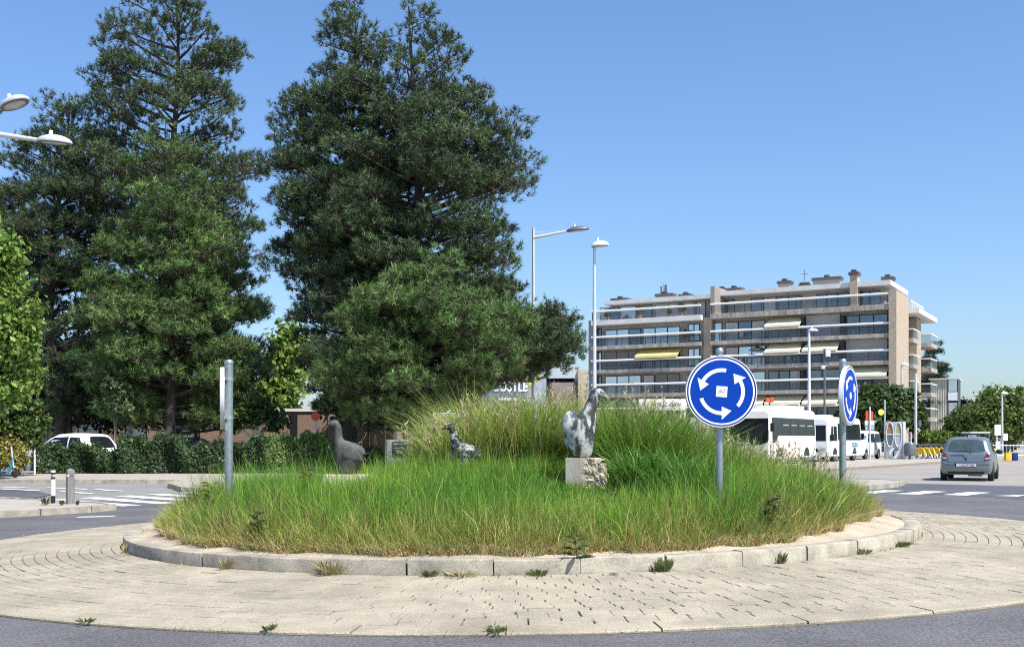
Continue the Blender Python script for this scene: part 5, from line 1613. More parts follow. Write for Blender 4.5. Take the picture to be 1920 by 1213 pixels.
# silver hatchback driving away (local y: 0 rear bumper, forward +)
def hatchback(name, label, cat, loc, heading, paint, glass='car_glass', suv=False):
    t = empty(name, label, cat, loc, -heading)
    L, W = (3.78, 1.70) if not suv else (4.35, 1.80)
    if not suv:
        Yt = [(0, 0.60), (0.02, 0.72), (0.06, 0.92), (0.13, 1.02), (0.30, 1.30), (0.42, 1.45), (0.52, 1.485), (1.0, 1.52), (1.5, 1.53), (2.0, 1.47), (2.35, 1.30), (2.78, 1.02), (3.1, 0.95), (3.5, 0.82), (3.72, 0.66), (3.78, 0.55)]
        wid = [(0, 0.86), (0.06, 0.93), (0.25, 0.98), (0.8, 1.0), (2.8, 1.0), (3.3, 0.96), (3.6, 0.86), (3.78, 0.70)]
        belt = 0.97; zl = 0.22
    else:
        Yt = [(0, 0.70), (0.04, 0.95), (0.10, 1.05), (0.35, 1.42), (0.55, 1.62), (0.75, 1.665), (1.5, 1.69), (2.1, 1.66), (2.55, 1.52), (3.15, 1.12), (3.6, 1.03), (4.1, 0.90), (4.28, 0.74), (4.35, 0.60)]
        wid = [(0, 0.86), (0.08, 0.94), (0.3, 0.99), (0.8, 1.0), (3.4, 1.0), (3.9, 0.95), (4.2, 0.86), (4.35, 0.72)]
        belt = 1.06; zl = 0.28
    ys = sorted(set([0, 0.02, 0.04, 0.06, 0.09, 0.13, 0.18, 0.24, 0.30, 0.36, 0.42, 0.47, 0.52, 0.6] + [0.7 + 0.12 * i for i in range(int((L - 0.75) / 0.12))] + [L - 0.12, L - 0.06, L - 0.02, L]))
    body = car_body(L, W, Yt, wid, zl, belt, 0.74, ys)
    bo = body.build('body', paint, t, smooth='auto')
    k = 1.0 if not suv else 1.09
    rw_ = patch('rear_window', body, 1, -1, [(-0.60, 1.02 * k), (-0.3, 0.995 * k), (0.3, 0.995 * k), (0.60, 1.02 * k), (0.56, 1.22 * k), (0.49, 1.395 * k), (0.3, 1.425 * k), (-0.3, 1.425 * k), (-0.49, 1.395 * k), (-0.56, 1.22 * k)], glass, t, 0.008, 0.06)
    if not suv:
        tube('rear_wiper', [(0.16, -0.035, 0.955), (0.10, -0.012, 1.0), (-0.02, 0.02, 1.03), (-0.40, 0.02, 1.035)], [0.016, 0.016, 0.014, 0.010], 'black', t, 6)
    for s in (-1, 1):
        patch('tail_light', body, 1, -1, [(s * 0.56, 0.70 * k), (s * 0.79, 0.73 * k), (s * 0.80, 0.90 * k), (s * 0.72, 0.99 * k), (s * 0.64, 0.94 * k)][::s], 'tail_red', t, 0.012, 0.05)
        patch('tail_lens', body, 1, -1, [(s * 0.60, 0.755 * k), (s * 0.77, 0.77 * k), (s * 0.775, 0.82 * k), (s * 0.62, 0.805 * k)][::s], 'tail_clear', t, 0.016, 0.05)
        # side glazing
        f = 2.55 if not suv else 3.0
        patch('rear_side_window', body, 0, s, [(0.55, 1.03 * k), (1.28, 1.0 * k), (1.30, 1.40 * k), (0.75, 1.38 * k), (0.60, 1.22 * k)], glass, t, 0.006, 0.1)
        patch('front_side_window', body, 0, s, [(1.36, 1.0 * k), (f - 0.12, 1.0 * k), (f - 0.42, 1.25 * k), (2.05 * (1 if not suv else 1.1), 1.385 * k), (1.38, 1.41 * k)], glass, t, 0.006, 0.1)
        for y in (0.62, L - 0.72):
            arch(t, body, y, 0.35 if not suv else 0.39, s)
            wheel(t, s * (W / 2 - 0.09), y, 0.30 if not suv else 0.345, 0.19, s)
        m_ = MB().ell((s * (W / 2 + 0.09), f - 0.35, 1.0 * k), (0.12, 0.07, 0.085), 12, 8).build('door_mirror', 'black' if not suv else paint, t, smooth=True)
        box('mirror_foot', (s * (W / 2 - 0.08) if s > 0 else s * (W / 2 + 0.03), f - 0.37, 0.96 * k), (s * (W / 2 + 0.03) if s > 0 else s * (W / 2 - 0.08), f - 0.33, 1.0 * k), 'black', m_)
        patch('headlight', body, 1, 1, [(s * 0.42, 0.62 * k), (s * 0.66, 0.64 * k), (s * 0.64, 0.74 * k), (s * 0.46, 0.72 * k)], 'tail_clear', t, 0.01, 0.06)
        h_ = patch('door_handle', body, 0, s, [(1.42, 0.84 * k), (1.58, 0.84 * k), (1.58, 0.865 * k), (1.42, 0.865 * k)], 'chrome', t, 0.02, 0.05)
    patch('windscreen', body, 2, 1, [(-0.52, Yt[-6][0] + 0.02), (0.52, Yt[-6][0] + 0.02), (0.48, 2.08 if not suv else 2.3), (-0.48, 2.08 if not suv else 2.3)] if False else [(-0.55, 2.68 if not suv else 3.05), (0.55, 2.68 if not suv else 3.05), (0.45, 2.10 if not suv else 2.32), (-0.45, 2.10 if not suv else 2.32)], glass, t, 0.008, 0.12)
    patch('bumper_recess', body, 1, -1, [(-0.34, 0.485), (0.34, 0.485), (0.35, 0.615), (-0.35, 0.615)], 'black', t, 0.006, 0.1)
    pl = patch('number_plate', body, 1, -1, [(-0.30, 0.50), (0.33, 0.50), (0.33, 0.605), (-0.30, 0.605)], 'plate', t, 0.016, 0.3)
    patch('tailgate_seam', body, 1, -1, [(-0.60, 0.64), (0.60, 0.64), (0.60, 0.650), (-0.60, 0.650)], 'black', t, 0.004, 0.1)
    patch('lower_valance', body, 1, -1, [(-0.56, 0.25), (0.56, 0.25), (0.60, 0.33), (-0.60, 0.33)], 'black', t, 0.006, 0.1)
    return t, body, pl
YD = 38.4
hd = R(26.5)
car, cbody, plate = hatchback('parked_car' if False else 'silver_car', 'silver green hatchback seen from behind on the right hand road', 'car', (xof(1811, YD), YD, G(xof(1811, YD), YD) - 0.006), hd, 'car_silver')
txt('plate_characters', '1-HCW-068', 0.115, 'black', car, (0.02, -0.030, 0.552), ext=0.002, sx=0.86)
b_ = MB(); annulus(b_, 0.028, 0.042, -0.008, 0.0, 20)
bo = b_.build('badge', 'chrome', car); bo.location = (0, 0.055, 0.905)
b_ = MB(); annulus(b_, 0.022, 0.036, -0.008, 0.0, 20)
bo = b_.build('emblem_sticker', 'black', car); bo.location = (0, 0.018, 0.75); bo.scale = (0.9, 1, 1.5)
tube('roof_aerial', [(0, 0.62, 1.505), (0, 0.50, 1.60)], [0.012, 0.006], 'black', car, 6)
box('exhaust_box', (0.05, 0.12, 0.17), (0.5, 0.4, 0.27), 'lamp_dark', car)
for s in (-1, 1):
    MB().ell((s * 0.36, 0.95, 0.98), (0.12, 0.06, 0.28), 12, 8).build('seat_back', 'black', car, smooth=True)
wc, _, _ = hatchback('white_car', 'white car parked behind the hedge under the left pine', 'car', (xof(200, 46), 46.0, 0.0), R(-62), 'car_white', 'bus_glass', suv=True)
dc, _, _ = hatchback('dark_car', 'small dark car glimpsed between the pine trunks', 'car', (xof(332, 58), 58, 0.0), R(12), 'car_dark', 'car_glass')

def bus_body(L, W, H, zl=0.28, slope=0.18, rf=0.12, nose=0.0):
    """local y: 0 front, + to the rear; rounded box"""
    rings = []
    ys = [0, 0.03, 0.08, 0.16, 0.3] + [0.3 + (L - 0.6) * i / 20 for i in range(1, 20)] + [L - 0.3, L - 0.1, L - 0.03, L]
    for y in ys:
        e = min(y / 0.16, (L - y) / 0.1, 1.0)
        w = W / 2 * (0.94 + 0.06 * math.sin(min(max(e, 0), 1) * math.pi / 2))
        sh = slope * max(0, 1 - y / 1.2)
        h = H - (1 - min(max(e, 0), 1)) * 0.10 - 0.5 * sh
        low = zl + (0.05 if e < 1 else 0)
        s = [(w * 0.9, low), (w * 0.99, low + 0.06), (w, low + 0.35), (w, h * 0.45), (w * 0.99, h * 0.62), (w * 0.955, h * 0.90), (w * 0.93, h * 0.945), (w * 0.86, h * 0.98), (w * 0.7, h), (0, h + 0.01)]
        rings.append([(x, y, z) for x, z in s] + [(-x, y, z) for x, z in s[::-1][1:]])
    # raked front: push lower rings forward
    out = []
    for r_ in rings:
        out.append([(x, y - 0.0 + slope * 1.2 * max(0, (z - 1.0)) / (H - 1.0) * max(0, 1 - y / 1.0), z) for x, y, z in r_])
    mb = MB()
    mb.loft(out, cap=False)
    return mb.strip_caps(out)
def place(name, label, cat, pf, hv, dz=0.1):
    """front right-hand corner (seen from the camera) at pf, axis hv pointing to the rear"""
    h = Vector(hv).normalized()
    t = empty(name, label, cat, (pf[0], pf[1], dz), math.atan2(h.y, h.x) - math.pi / 2)
    return t
def bus(name, label, pf, hv, L, W, H, paint, windows, extra):
    t = place(name, label, 'bus', pf, hv)
    body = bus_body(L, W, H)
    body.v = [(x - W / 2, y, z) for x, y, z in body.v]        # x from -W (far side) to 0 (near side)
    bo = body.build('body', paint, t, smooth='auto')
    return t, body
HB = Vector((0.545, 0.838))
# large white bus
W, L, H = 2.4, 7.7, 3.02
pf = (xof(1443, 58.6), 58.6)
t, body = bus('city_bus', 'cream white bus standing behind the facing sign, front to the left', pf, HB, L, W, H, 'bus_cream', None, None)
patch('windscreen', body, 1, -1, [(-W + 0.12, 1.12), (-W + 0.5, 1.05), (-0.5, 1.05), (-0.10, 1.2), (-0.12, 2.45), (-W + 0.14, 2.45)], 'bus_glass', t, 0.012, 0.15)
patch('side_windows', body, 0, 1, [(0.42, 1.15), (0.95, 1.2), (1.35, 1.55), (L - 0.25, 1.55), (L - 0.25, 2.5), (0.42, 2.5)], 'bus_glass', t, 0.008, 0.2)
for k in range(4):
    y0 = 1.9 + 1.35 * k
    o = patch('window_post', body, 0, 1, [(y0, 1.57), (y0 + 0.04, 1.57), (y0 + 0.04, 2.48), (y0, 2.48)], 'black', t, 0.012, 0.3)
    patch('vent_frame', body, 0, 1, [(y0 + 0.2, 2.10), (y0 + 1.1, 2.10), (y0 + 1.1, 2.125), (y0 + 0.2, 2.125)], 'bus_white', t, 0.012, 0.3)
patch('fleet_emblem', body, 1, -1, [(-2.22 + 0.11 * math.cos(a), 0.86 + 0.11 * math.sin(a)) for a in [2*math.pi*i/14 for i in range(14)]], 'black', t, 0.012, 0.1)
patch('destination_strip', body, 1, -1, [(-1.75, 1.11), (-1.1, 1.11), (-1.1, 1.17), (-1.75, 1.17)], 'sign_white', t, 0.02, 0.2)
box('roof_unit', (-W * 0.86, 3.2, H - 0.03), (-W * 0.14, 6.6, H + 0.2), 'bus_white', t, bev=0.06)
for k in range(2):
    patch('panel_seam', body, 0, 1, [(0.9, 0.95 - 0.0 * k), (L - 0.3, 0.95), (L - 0.3, 0.965), (0.9, 0.965)] if k == 0 else [(L - 1.6, 0.4), (L - 1.585, 0.4), (L - 1.585, 0.95), (L - 1.6, 0.95)], 'lamp_grey', t, 0.005, 0.3)
for y in (1.55, L - 1.7):
    poly = [(y + 0.5 * math.cos(a), 0.40 + 0.5 * math.sin(a)) for a in [math.pi * i / 14 for i in range(15)]] + [(y - 0.5, 0.3), (y + 0.5, 0.3)]
    patch('wheel_arch', body, 0, 1, poly, 'black', t, 0.005, 0.12)
    wheel(t, -0.15, y, 0.43, 0.28, 1); wheel(t, -W + 0.15, y, 0.43, 0.28, -1)
for x in (-W + 0.3, -0.3):
    patch('headlight', body, 1, -1, [(x - 0.18, 0.6), (x + 0.18, 0.6), (x + 0.18, 0.76), (x - 0.18, 0.76)], 'tail_clear', t, 0.012, 0.15)
for x in (-W - 0.16, 0.16):
    mr = box('wing_mirror', (x - 0.1, -0.1, 1.75), (x + 0.1, 0.05, 2.2), 'black', t, bev=0.03)
# minibus
W, L, H = 2.2, 7.0, 2.72
pf = (xof(1553, 67), 67.0)
t, body = bus('minibus', 'white minibus with teal lettering parked behind the large bus', pf, HB, L, W, H, 'bus_white', None, None)
patch('windscreen', body, 1, -1, [(-W + 0.15, 1.25), (-0.15, 1.25), (-0.2, 2.2), (-W + 0.2, 2.2)], 'bus_glass', t, 0.012, 0.15)
patch('door_glass', body, 0, 1, [(0.45, 1.25), (1.0, 1.25), (1.0, 2.15), (0.7, 2.15)], 'bus_glass', t, 0.008, 0.2)
patch('door_glass', body, 0, 1, [(1.1, 1.25), (1.75, 1.25), (1.75, 2.15), (1.1, 2.15)], 'bus_glass', t, 0.008, 0.2)
patch('side_windows', body, 0, 1, [(1.95, 1.30), (L - 0.15, 1.30), (L - 0.3, 2.32), (1.95, 2.32)], 'bus_glass', t, 0.008, 0.2)
for k in range(2):
    patch('panel_seam', body, 0, 1, [(1.9, 0.62 + 0.06 * k), (L - 0.2, 0.62 + 0.06 * k), (L - 0.2, 0.635 + 0.06 * k), (1.9, 0.635 + 0.06 * k)], 'lamp_grey', t, 0.005, 0.4)
txt('lettering', 'KEOLIS', 0.42, 'logo_teal', t, (0.022, L - 1.55, 1.0), (R(90), 0, R(90)), 0.003, sx=1.0, bold=0.006)
patch('teal_flash', body, 0, 1, [(3.15, 0.95), (3.4, 1.05), (3.4, 1.28), (3.15, 1.22)], 'logo_teal', t, 0.006, 0.3)
patch('window_notice', body, 0, 1, [(3.0, 1.32), (3.55, 1.32), (3.55, 2.1), (3.0, 2.1)], 'lime', t, 0.013, 0.4)
for y in (1.35, L - 1.55):
    poly = [(y + 0.46 * math.cos(a), 0.38 + 0.46 * math.sin(a)) for a in [math.pi * i / 14 for i in range(15)]] + [(y - 0.46, 0.3), (y + 0.46, 0.3)]
    patch('wheel_arch', body, 0, 1, poly, 'black', t, 0.005, 0.12)
    wheel(t, -0.13, y, 0.38, 0.24, 1); wheel(t, -W + 0.13, y, 0.38, 0.24, -1)
for x in (-W + 0.3, -0.35):
    patch('headlight', body, 1, -1, [(x - 0.2, 0.62), (x + 0.2, 0.66), (x + 0.2, 0.85), (x - 0.2, 0.8)], 'tail_clear', t, 0.012, 0.15)
patch('grille', body, 1, -1, [(-W + 0.6, 0.6), (-0.6, 0.6), (-0.65, 0.8), (-W + 0.65, 0.8)], 'black', t, 0.01, 0.2)
box('wing_mirror', (0.02, 0.25, 1.25), (0.26, 0.4, 1.65), 'black', t, bev=0.03)
box('roof_pod', (-W * 0.8, 0.8, H - 0.05), (-W * 0.2, 2.4, H + 0.12), 'bus_white', t, bev=0.05)
# white passenger van
W, L, H = 1.9, 4.9, 1.97
pf = (xof(1618, 75.2), 75.2)
t = place('passenger_van', 'white passenger van with red emblem parked behind the minibus', 'van', pf, HB)
rings = []
Yt = [(0, 0.75), (0.12, 0.95), (0.7, 1.12), (0.95, 1.25), (1.65, 1.88), (2.0, 1.95), (3.5, 1.97), (4.6, 1.93), (4.8, 1.85), (4.9, 1.2)]
body = car_body(L, W, Yt, [(0, 0.8), (0.15, 0.93), (0.5, 1.0), (4.6, 1.0), (4.9, 0.93)], 0.25, 1.12, 0.83, sorted(set([0, 0.05, 0.12, 0.25] + [0.4 + 0.15 * i for i in range(29)] + [4.7, 4.8, 4.86, 4.9])))
body.v = [(x - W / 2, y, z) for x, y, z in body.v]
body.build('body', 'bus_white', t, smooth='auto')
for poly in ([(1.3, 1.15), (2.05, 1.15), (2.05, 1.75), (1.72, 1.75)], [(2.15, 1.15), (3.15, 1.15), (3.15, 1.75), (2.15, 1.75)], [(3.25, 1.15), (4.65, 1.15), (4.6, 1.75), (3.25, 1.75)]):
    patch('side_window', body, 0, 1, poly, 'bus_glass', t, 0.008, 0.2)
patch('windscreen', body, 1, -1, [(-W + 0.25, 1.32), (-0.25, 1.32), (-0.32, 1.78), (-W + 0.32, 1.78)], 'bus_glass', t, 0.012, 0.15)
patch('emblem', body, 0, 1, [(3.0, 0.62), (3.1, 0.95), (3.02, 1.08), (3.25, 1.08), (3.2, 0.9), (3.35, 0.7)], 'logo_red', t, 0.008, 0.3)
for y in (0.85, L - 0.95):
    arch(t, body, y, 0.38, 1)
    wheel(t, -0.11, y, 0.33, 0.21, 1); wheel(t, -W + 0.11, y, 0.33, 0.21, -1)

# ------------------------------------------------------------------ kiosk, bikes, shelters, signs
kd = 77.0
kx = xof(1660, kd)
ks = empty('charging_kiosk', 'grey kiosk with two tall oval openings beside the van', 'kiosk', (kx, kd, 0.1), R(-14))
kw, kh = 1.32, zof(791, kd) - 0.1
box('cabinet', (0, 0, 0.02), (kw * 0.86, 0.6, kh), 'kiosk_grey', ks, bev=0.03)
box('side_panel', (kw * 0.862, -0.03, 0.0), (kw, 0.62, kh + 0.02), 'kiosk_light', ks, bev=0.02)
for i, x in enumerate((0.29, 0.83)):
    fr = MB()
    n = 40
    def el(a, b, y): return [(x + a * math.cos(2*math.pi*k/n), y, 1.68 + b * math.sin(2*math.pi*k/n)) for k in range(n)]
    fr.loft([el(0.215, 0.83, 0.0), el(0.255, 0.88, -0.06), el(0.235, 0.86, -0.09), el(0.195, 0.80, -0.06), el(0.195, 0.80, -0.004)], cap=False)
    fo = fr.build('oval_frame', 'kiosk_light', ks, smooth=True)
    s_ = MB(); s_.add(el(0.2, 0.81, -0.012) + [(x, -0.012, 1.68)], [(k, (k + 1) % n, n) for k in range(n)])
    s_.build('oval_panel', 'screen_brown' if i == 0 else 'screen_green', fo)
    box('shelf', (x - 0.19, -0.05, 1.66), (x + 0.19, -0.015, 1.73), 'kiosk_light', fo)
    lowp = MB(); lowp.add([(x + 0.192 * math.cos(a), -0.02, 1.64 + 0.74 * math.sin(a)) for a in [math.pi + math.pi * k / 16 for k in range(17)]], [tuple(range(17))])
    lowp.build('lower_panel', 'lamp_dark' if i == 0 else 'kiosk_grey', fo)
b_ = MB()
n = 30
b_.add([(0.62 + 0.36 * math.cos(2*math.pi*k/n), -0.012, 0.42 + 0.36 * math.sin(2*math.pi*k/n)) for k in range(n)], [tuple(range(n))])
b_.build('round_socket', 'kiosk_light', ks)
tube('hose', [(0.55, -0.05, 0.2), (0.5, -0.09, 0.5), (0.66, -0.1, 0.68), (0.85, -0.08, 0.6)], 0.05, 'black', ks, 8)
# row of yellow rental bikes in a rack
rk_p = Vector((xof(1712, 78), 78.0))
rack = empty('bike_rack', 'long low steel rack holding the yellow rental bikes', 'bike rack', (rk_p.x, rk_p.y, 0.1), math.atan2(HB.y * 0.35, HB.x))
ra = rack.rotation_euler.z
nb = 15
rm = MB()
tube('base_rail', [(0, 0, 0.05), (nb * 0.52 + 0.5, 0, 0.05)], 0.04, 'steel_rack', rack, 6)
for k in range(nb):
    x = 0.3 + 0.52 * k
    tube('hoop', [(x, -0.5, 0.03), (x + 0.1, -0.35, 0.3), (x + 0.12, -0.1, 0.34), (x + 0.1, 0.1, 0.05)], 0.022, 'steel_rack', rack, 6)
def make_bike(label):
    t = empty('rental_bike', label, 'bicycle', (0, 0, 0), 0, 'yellow rental bikes in the rack')
    n = 20
    for yy, nm in ((-0.48, 'wheel'), (0.58, 'wheel')):
        mb = MB()
        mb.loft([[(dx, yy + rr * math.cos(2*math.pi*k/n), 0.34 + rr * math.sin(2*math.pi*k/n)) for k in range(n)] for rr, dx in ((0.30, -0.015), (0.335, -0.02), (0.335, 0.02), (0.30, 0.015), (0.30, -0.015))], cap=False)
        mb.build(nm, 'rubber', t, smooth='auto')
    fm = MB()
    fm.tube([(0, 0.58, 0.34), (0, 0.35, 0.95)], 0.025, 6).tube([(0, 0.42, 0.8), (0, 0.0, 0.35), (0, -0.48, 0.34)], 0.03, 6).tube([(0, 0.0, 0.35), (0, -0.15, 0.85)], 0.025, 6)
    fm.build('frame', 'yellow', t, smooth='auto')
    gd = MB()
    gd.loft([[(sx * 0.05, -0.48 + rr * math.cos(a), 0.34 + rr * math.sin(a)) for sx, rr in ((-1, 0.36), (-1, 0.42), (1, 0.42), (1, 0.36))] for a in [R(20 + 18 * i) for i in range(10)]], cap=True)
    gd.build('rear_guard', 'yellow', t, smooth='auto')
    box('guard_panel', (-0.035, -0.78, 0.40), (0.035, -0.2, 0.74), 'yellow', t, bev=0.02)
    MB().ell((0, -0.17, 0.90), (0.09, 0.14, 0.045), 10, 6).build('saddle', 'black', t, smooth=True)
    MB().tube([(-0.28, 0.24, 1.03), (-0.1, 0.34, 1.0), (0.1, 0.34, 1.0), (0.28, 0.24, 1.03)], 0.02, 6).build('handlebar', 'black', t, smooth='auto')
    bs = MB().box((-0.17, 0.4, 0.78), (0.17, 0.66, 1.0)).build('basket', 'lamp_dark', t)
    return t
bike0 = make_bike('yellow rental bike in the rack, one of the tightly parked row')
for k in range(nb):
    b_ = bike0 if k == 0 else copy_tree(bike0)
    v = Vector((0.36 + 0.52 * k, 0.15, 0)); v.rotate(Euler((0, 0, ra)))
    b_.location = (rk_p.x + v.x, rk_p.y + v.y, 0.1)
    b_.rotation_euler = (R(0), R(random.uniform(-3, 3)), ra + R(random.uniform(-4, 4)))
bk = empty('dark_bin', 'rounded dark bin between the kiosk and the rental bikes', 'bin', (xof(1706, 76.5), 76.5, 0.1))
MB().tube([(0, 0, 0.25), (0, 0, 0.32), (0, 0, 1.0), (0, 0, 1.12)], [0.30, 0.38, 0.38, 0.30], 18).build('drum', 'lamp_dark', bk, smooth='auto')
tube('stand', [(0, 0, 0), (0, 0, 0.25)], 0.1, 'lamp_dark', bk, 8)
tube('hoop', [(-0.38, 0, 1.0), (0, 0, 1.18), (0.38, 0, 1.0)], 0.03, 'lamp_dark', bk, 6)

def post_sign(label, px, d, ytop, plates, r=0.03, name='road_sign', cat='road sign', m='lamp_grey', base=0.1, gz=True):
    """plates: (shape, px0, py0, px1, py1, mat[, back]) facing the viewer"""
    t = empty(name, label, cat, (xof(px, d), d, base))
    zt2 = zof(ytop, d) - base
    tube('post', [(0, 0, 0), (0, 0, zt2)], r, m, t, 10)
    for pl in plates:
        sh, x0, y0, x1, y1, mm = pl[:6]
        a, b = xof(x0, d) - xof(px, d), xof(x1, d) - xof(px, d)
        c, e = zof(y1, d) - base, zof(y0, d) - base
        yb = pl[6] if len(pl) > 6 else -r - 0.03
        if sh == 'rect':
            o = box('plate', (a, yb, c), (b, yb + 0.02, e), mm, t)
        else:
            mb = MB(); n = 24
            cx, cz, rx, rz = (a + b) / 2, (c + e) / 2, (b - a) / 2, (e - c) / 2
            mb.prism([(cx + rx * math.cos(2*math.pi*k/n), cz + rz * math.sin(2*math.pi*k/n)) for k in range(n)], yb, yb + 0.02)
            o = mb.build('plate', mm, t)
        if len(pl) > 7:
            box('inset', (a + 0.1 * (b - a), yb - 0.012, c + 0.12 * (e - c)), (b - 0.1 * (b - a), yb - 0.002, e - 0.12 * (e - c)), pl[7], o)
    return t
post_sign('red and white bordered sign on a thin post left of the hedge', 65, 42.6, 755, [('rect', 61, 758, 72, 781, 'sign_white', -0.06, 'red'), ('rect', 66, 783, 71, 796, 'sign_white')], 0.035, m='white_paint')
post_sign('orange red round sign on a pale post behind the grey goose', 592, 46.5, 788, [('disc', 584, 772, 601, 789, 'red')], 0.05, m='plate')
post_sign('red sign on a post above the white van', 1631, 76, 762, [('rect', 1624, 771, 1637, 787, 'red', 0.05), ('rect', 1622, 788, 1640, 797, 'kiosk_light', 0.05), ('rect', 1623, 798, 1640, 806, 'kiosk_grey', 0.05)], 0.06)
post_sign('yellow round sign on a tall thin pole in front of the dark tree', 1659, 79, 749, [('disc', 1646, 767, 1657, 778.5, 'lime')], 0.05)
post_sign('plain thin steel post beside the kiosk', 1708, 78, 810, [], 0.05, name='steel_post', cat='post')
post_sign('pale pole with dark round mirror near the kiosk', 1717, 84, 700, [('disc', 1721, 787, 1727, 801, 'lamp_dark')], 0.10, name='mirror_pole', cat='pole')
post_sign('bus stop flag and timetable at the right edge', 1869, 72, 796, [('rect', 1864, 796, 1876, 816, 'sign_white'), ('rect', 1866, 827, 1875, 845, 'kiosk_light')], 0.05, name='bus_stop_sign', cat='bus stop')
sg = empty('street_name_sign', 'pale two-line street name sign half hidden behind the tall grass', 'sign', (xof(846, 33.5), 33.5, 0.1))
for x in (-0.42, 0.42): tube('post', [(x, 0.03, 0), (x, 0.03, zof(775, 33.5) - 0.1)], 0.025, 'galv', sg, 8)
z1, z0 = zof(774, 33.5) - 0.1, zof(782.5, 33.5) - 0.1
pl = box('name_plate', (-0.54, -0.03, z0), (0.54, -0.005, z1), 'sign_white', sg, bev=0.008)
box('inner_field', (-0.52, -0.034, z0 + 0.012), (0.52, -0.0302, z1 - 0.012), 'block_grey', pl)
txt('lettering', 'CANNOETN', 0.12, 'sign_white', pl, (0, -0.037, (z0 + z1) / 2), ext=0.001)
pl = box('name_plate', (-0.54, -0.03, z0 - 0.15), (0.5, -0.005, z0 - 0.012), 'block_grey', sg, bev=0.008)
txt('lettering', 'E', 0.11, 'black', pl, (-0.42, -0.034, z0 - 0.08), ext=0.001)

def canopy_board(): pass
# bus shelter with cream fascia
sd_ = 55.0
sh = empty('bus_shelter', 'bus shelter with a wide cream fascia board behind the tall grass', 'bus shelter', (xof(1198, sd_), sd_, 0.1), R(-3))
sw = xof(1287, sd_) - xof(1198, sd_)
z0, z1 = zof(769, sd_) - 0.1, zof(748, sd_) - 0.1
fb = box('fascia', (0, 0, z0), (sw, 0.12, z1), 'bus_cream', sh, bev=0.01)
txt('lettering', 'Z', 0.42, 'lime', fb, (0.62, -0.01, (z0 + z1) / 2), ext=0.003, bold=0.012)
txt('lettering', 'SLAC-CRAW', 0.26, 'lamp_dark', fb, (1.5, -0.01, (z0 + z1) / 2), ext=0.003, sx=0.72)
for x in (0.06, sw - 0.14): box('upright', (x, 0.02, 0), (x + 0.1, 0.1, z0), 'bus_cream', sh)
box('roof', (0.02, 0.122, z1 - 0.08), (sw - 0.02, 1.5, z1 - 0.02), 'kiosk_grey', sh)
box('rear_glass', (0.1, 1.4, 0.2), (sw - 0.1, 1.43, z0), 'rail_glass', sh)
for x in (0.1, sw - 0.15): box('rear_upright', (x, 1.44, 0), (x + 0.06, 1.5, z1 - 0.1), 'lamp_grey', sh)
ap = empty('advert_panel', 'pale teal lit poster panel behind the facing sign', 'panel', (xof(1312, 54), 54, 0.1))
box('frame', (-0.45, 0, 0.25), (0.45, 0.12, zof(783, 54) - 0.1), 'kiosk_light', ap, bev=0.02)
box('poster', (-0.38, -0.01, 0.4), (0.38, -0.002, zof(786, 54) - 0.2), 'teal', ap)
for x in (-0.35, 0.27): box('foot', (x, 0.02, 0), (x + 0.08, 0.1, 0.25), 'lamp_dark', ap)
yb = empty('yellow_container', 'yellow container with brown lid behind the facing sign post', 'container', (xof(1334, 53), 53, 0.1))
box('bin_body', (-0.42, 0, 0.1), (0.42, 0.7, 0.92), 'yellow', yb, bev=0.04)
box('lid', (-0.45, -0.04, 0.922), (0.45, 0.74, 1.2), 'cloth', yb, bev=0.05)
for x in (-0.3, 0.3): MB().tube([(x - 0.04, 0.35, 0.07), (x + 0.04, 0.35, 0.07)], 0.07, 12).build('castor', 'rubber', yb)
ob = empty('warning_beacon', 'orange red twin beacon on a post above the white bus roof', 'beacon', (xof(1443, 70), 70, 0.1))
tube('post', [(0, 0, 0), (0, 0, zof(753, 70) - 0.1)], 0.05, 'lamp_dark', ob, 8)
for x in (-0.14, 0.14): box('lamp', (x - 0.11, -0.1, zof(754, 70) - 0.1), (x + 0.11, 0.1, zof(746, 70) - 0.1), 'red', ob, bev=0.02)

# ------------------------------------------------------------------ street lamps
def lamp_head(t, c, yaw, tilt, L=0.95, Wd=0.36, nm='lamp_head', m='lamp_grey'):
    M = Matrix.Translation(c) @ Matrix.Rotation(yaw, 4, 'Z') @ Matrix.Rotation(-tilt, 4, 'Y')
    n = 24
    mb = MB()
    mb.loft([[(L / 2 + (L / 2) * s_ * math.cos(2*math.pi*k/n), Wd / 2 * s_ * math.sin(2*math.pi*k/n), z) for k in range(n)] for s_, z in ((0.97, -0.03), (1.0, -0.01), (0.97, 0.03), (0.8, 0.09), (0.5, 0.145), (0.15, 0.17))], True, M)
    hd = mb.build(nm, m, t, smooth='auto')
    g = MB()
    g.loft([[(L / 2 + (L / 2) * s_ * math.cos(2*math.pi*k/n), Wd / 2 * s_ * math.sin(2*math.pi*k/n), z) for k in range(n)] for s_, z in ((0.93, -0.032), (0.9, -0.045), (0.7, -0.046))], True, M)
    g.build('lower_rim', 'lamp_dark', hd, smooth='auto')
    g = MB()
    g.loft([[(L / 2 + (L / 2) * s_ * math.cos(2*math.pi*k/n), Wd / 2 * s_ * math.sin(2*math.pi*k/n), z) for k in range(n)] for s_, z in ((0.69, -0.048), (0.6, -0.06), (0.1, -0.066))], True, M)
    g.build('lens', 'lamp_glass', hd, smooth='auto')
    s = MB(); s.tube([(0.38 * L, 0, 0.14), (0.38 * L, 0, 0.21), (0.38 * L, 0, 0.27)], [0.05, 0.05, 0.045], 12, True, M)
    s.build('sensor', 'sign_white', hd, smooth='auto')
    return hd
d = 50
l1 = empty('street_lamp', 'tall grey street lamp with a long side arm behind the middle pine', 'street lamp', (xof(1000, d), d, 0.1))
zt2 = zof(428, d) - 0.1
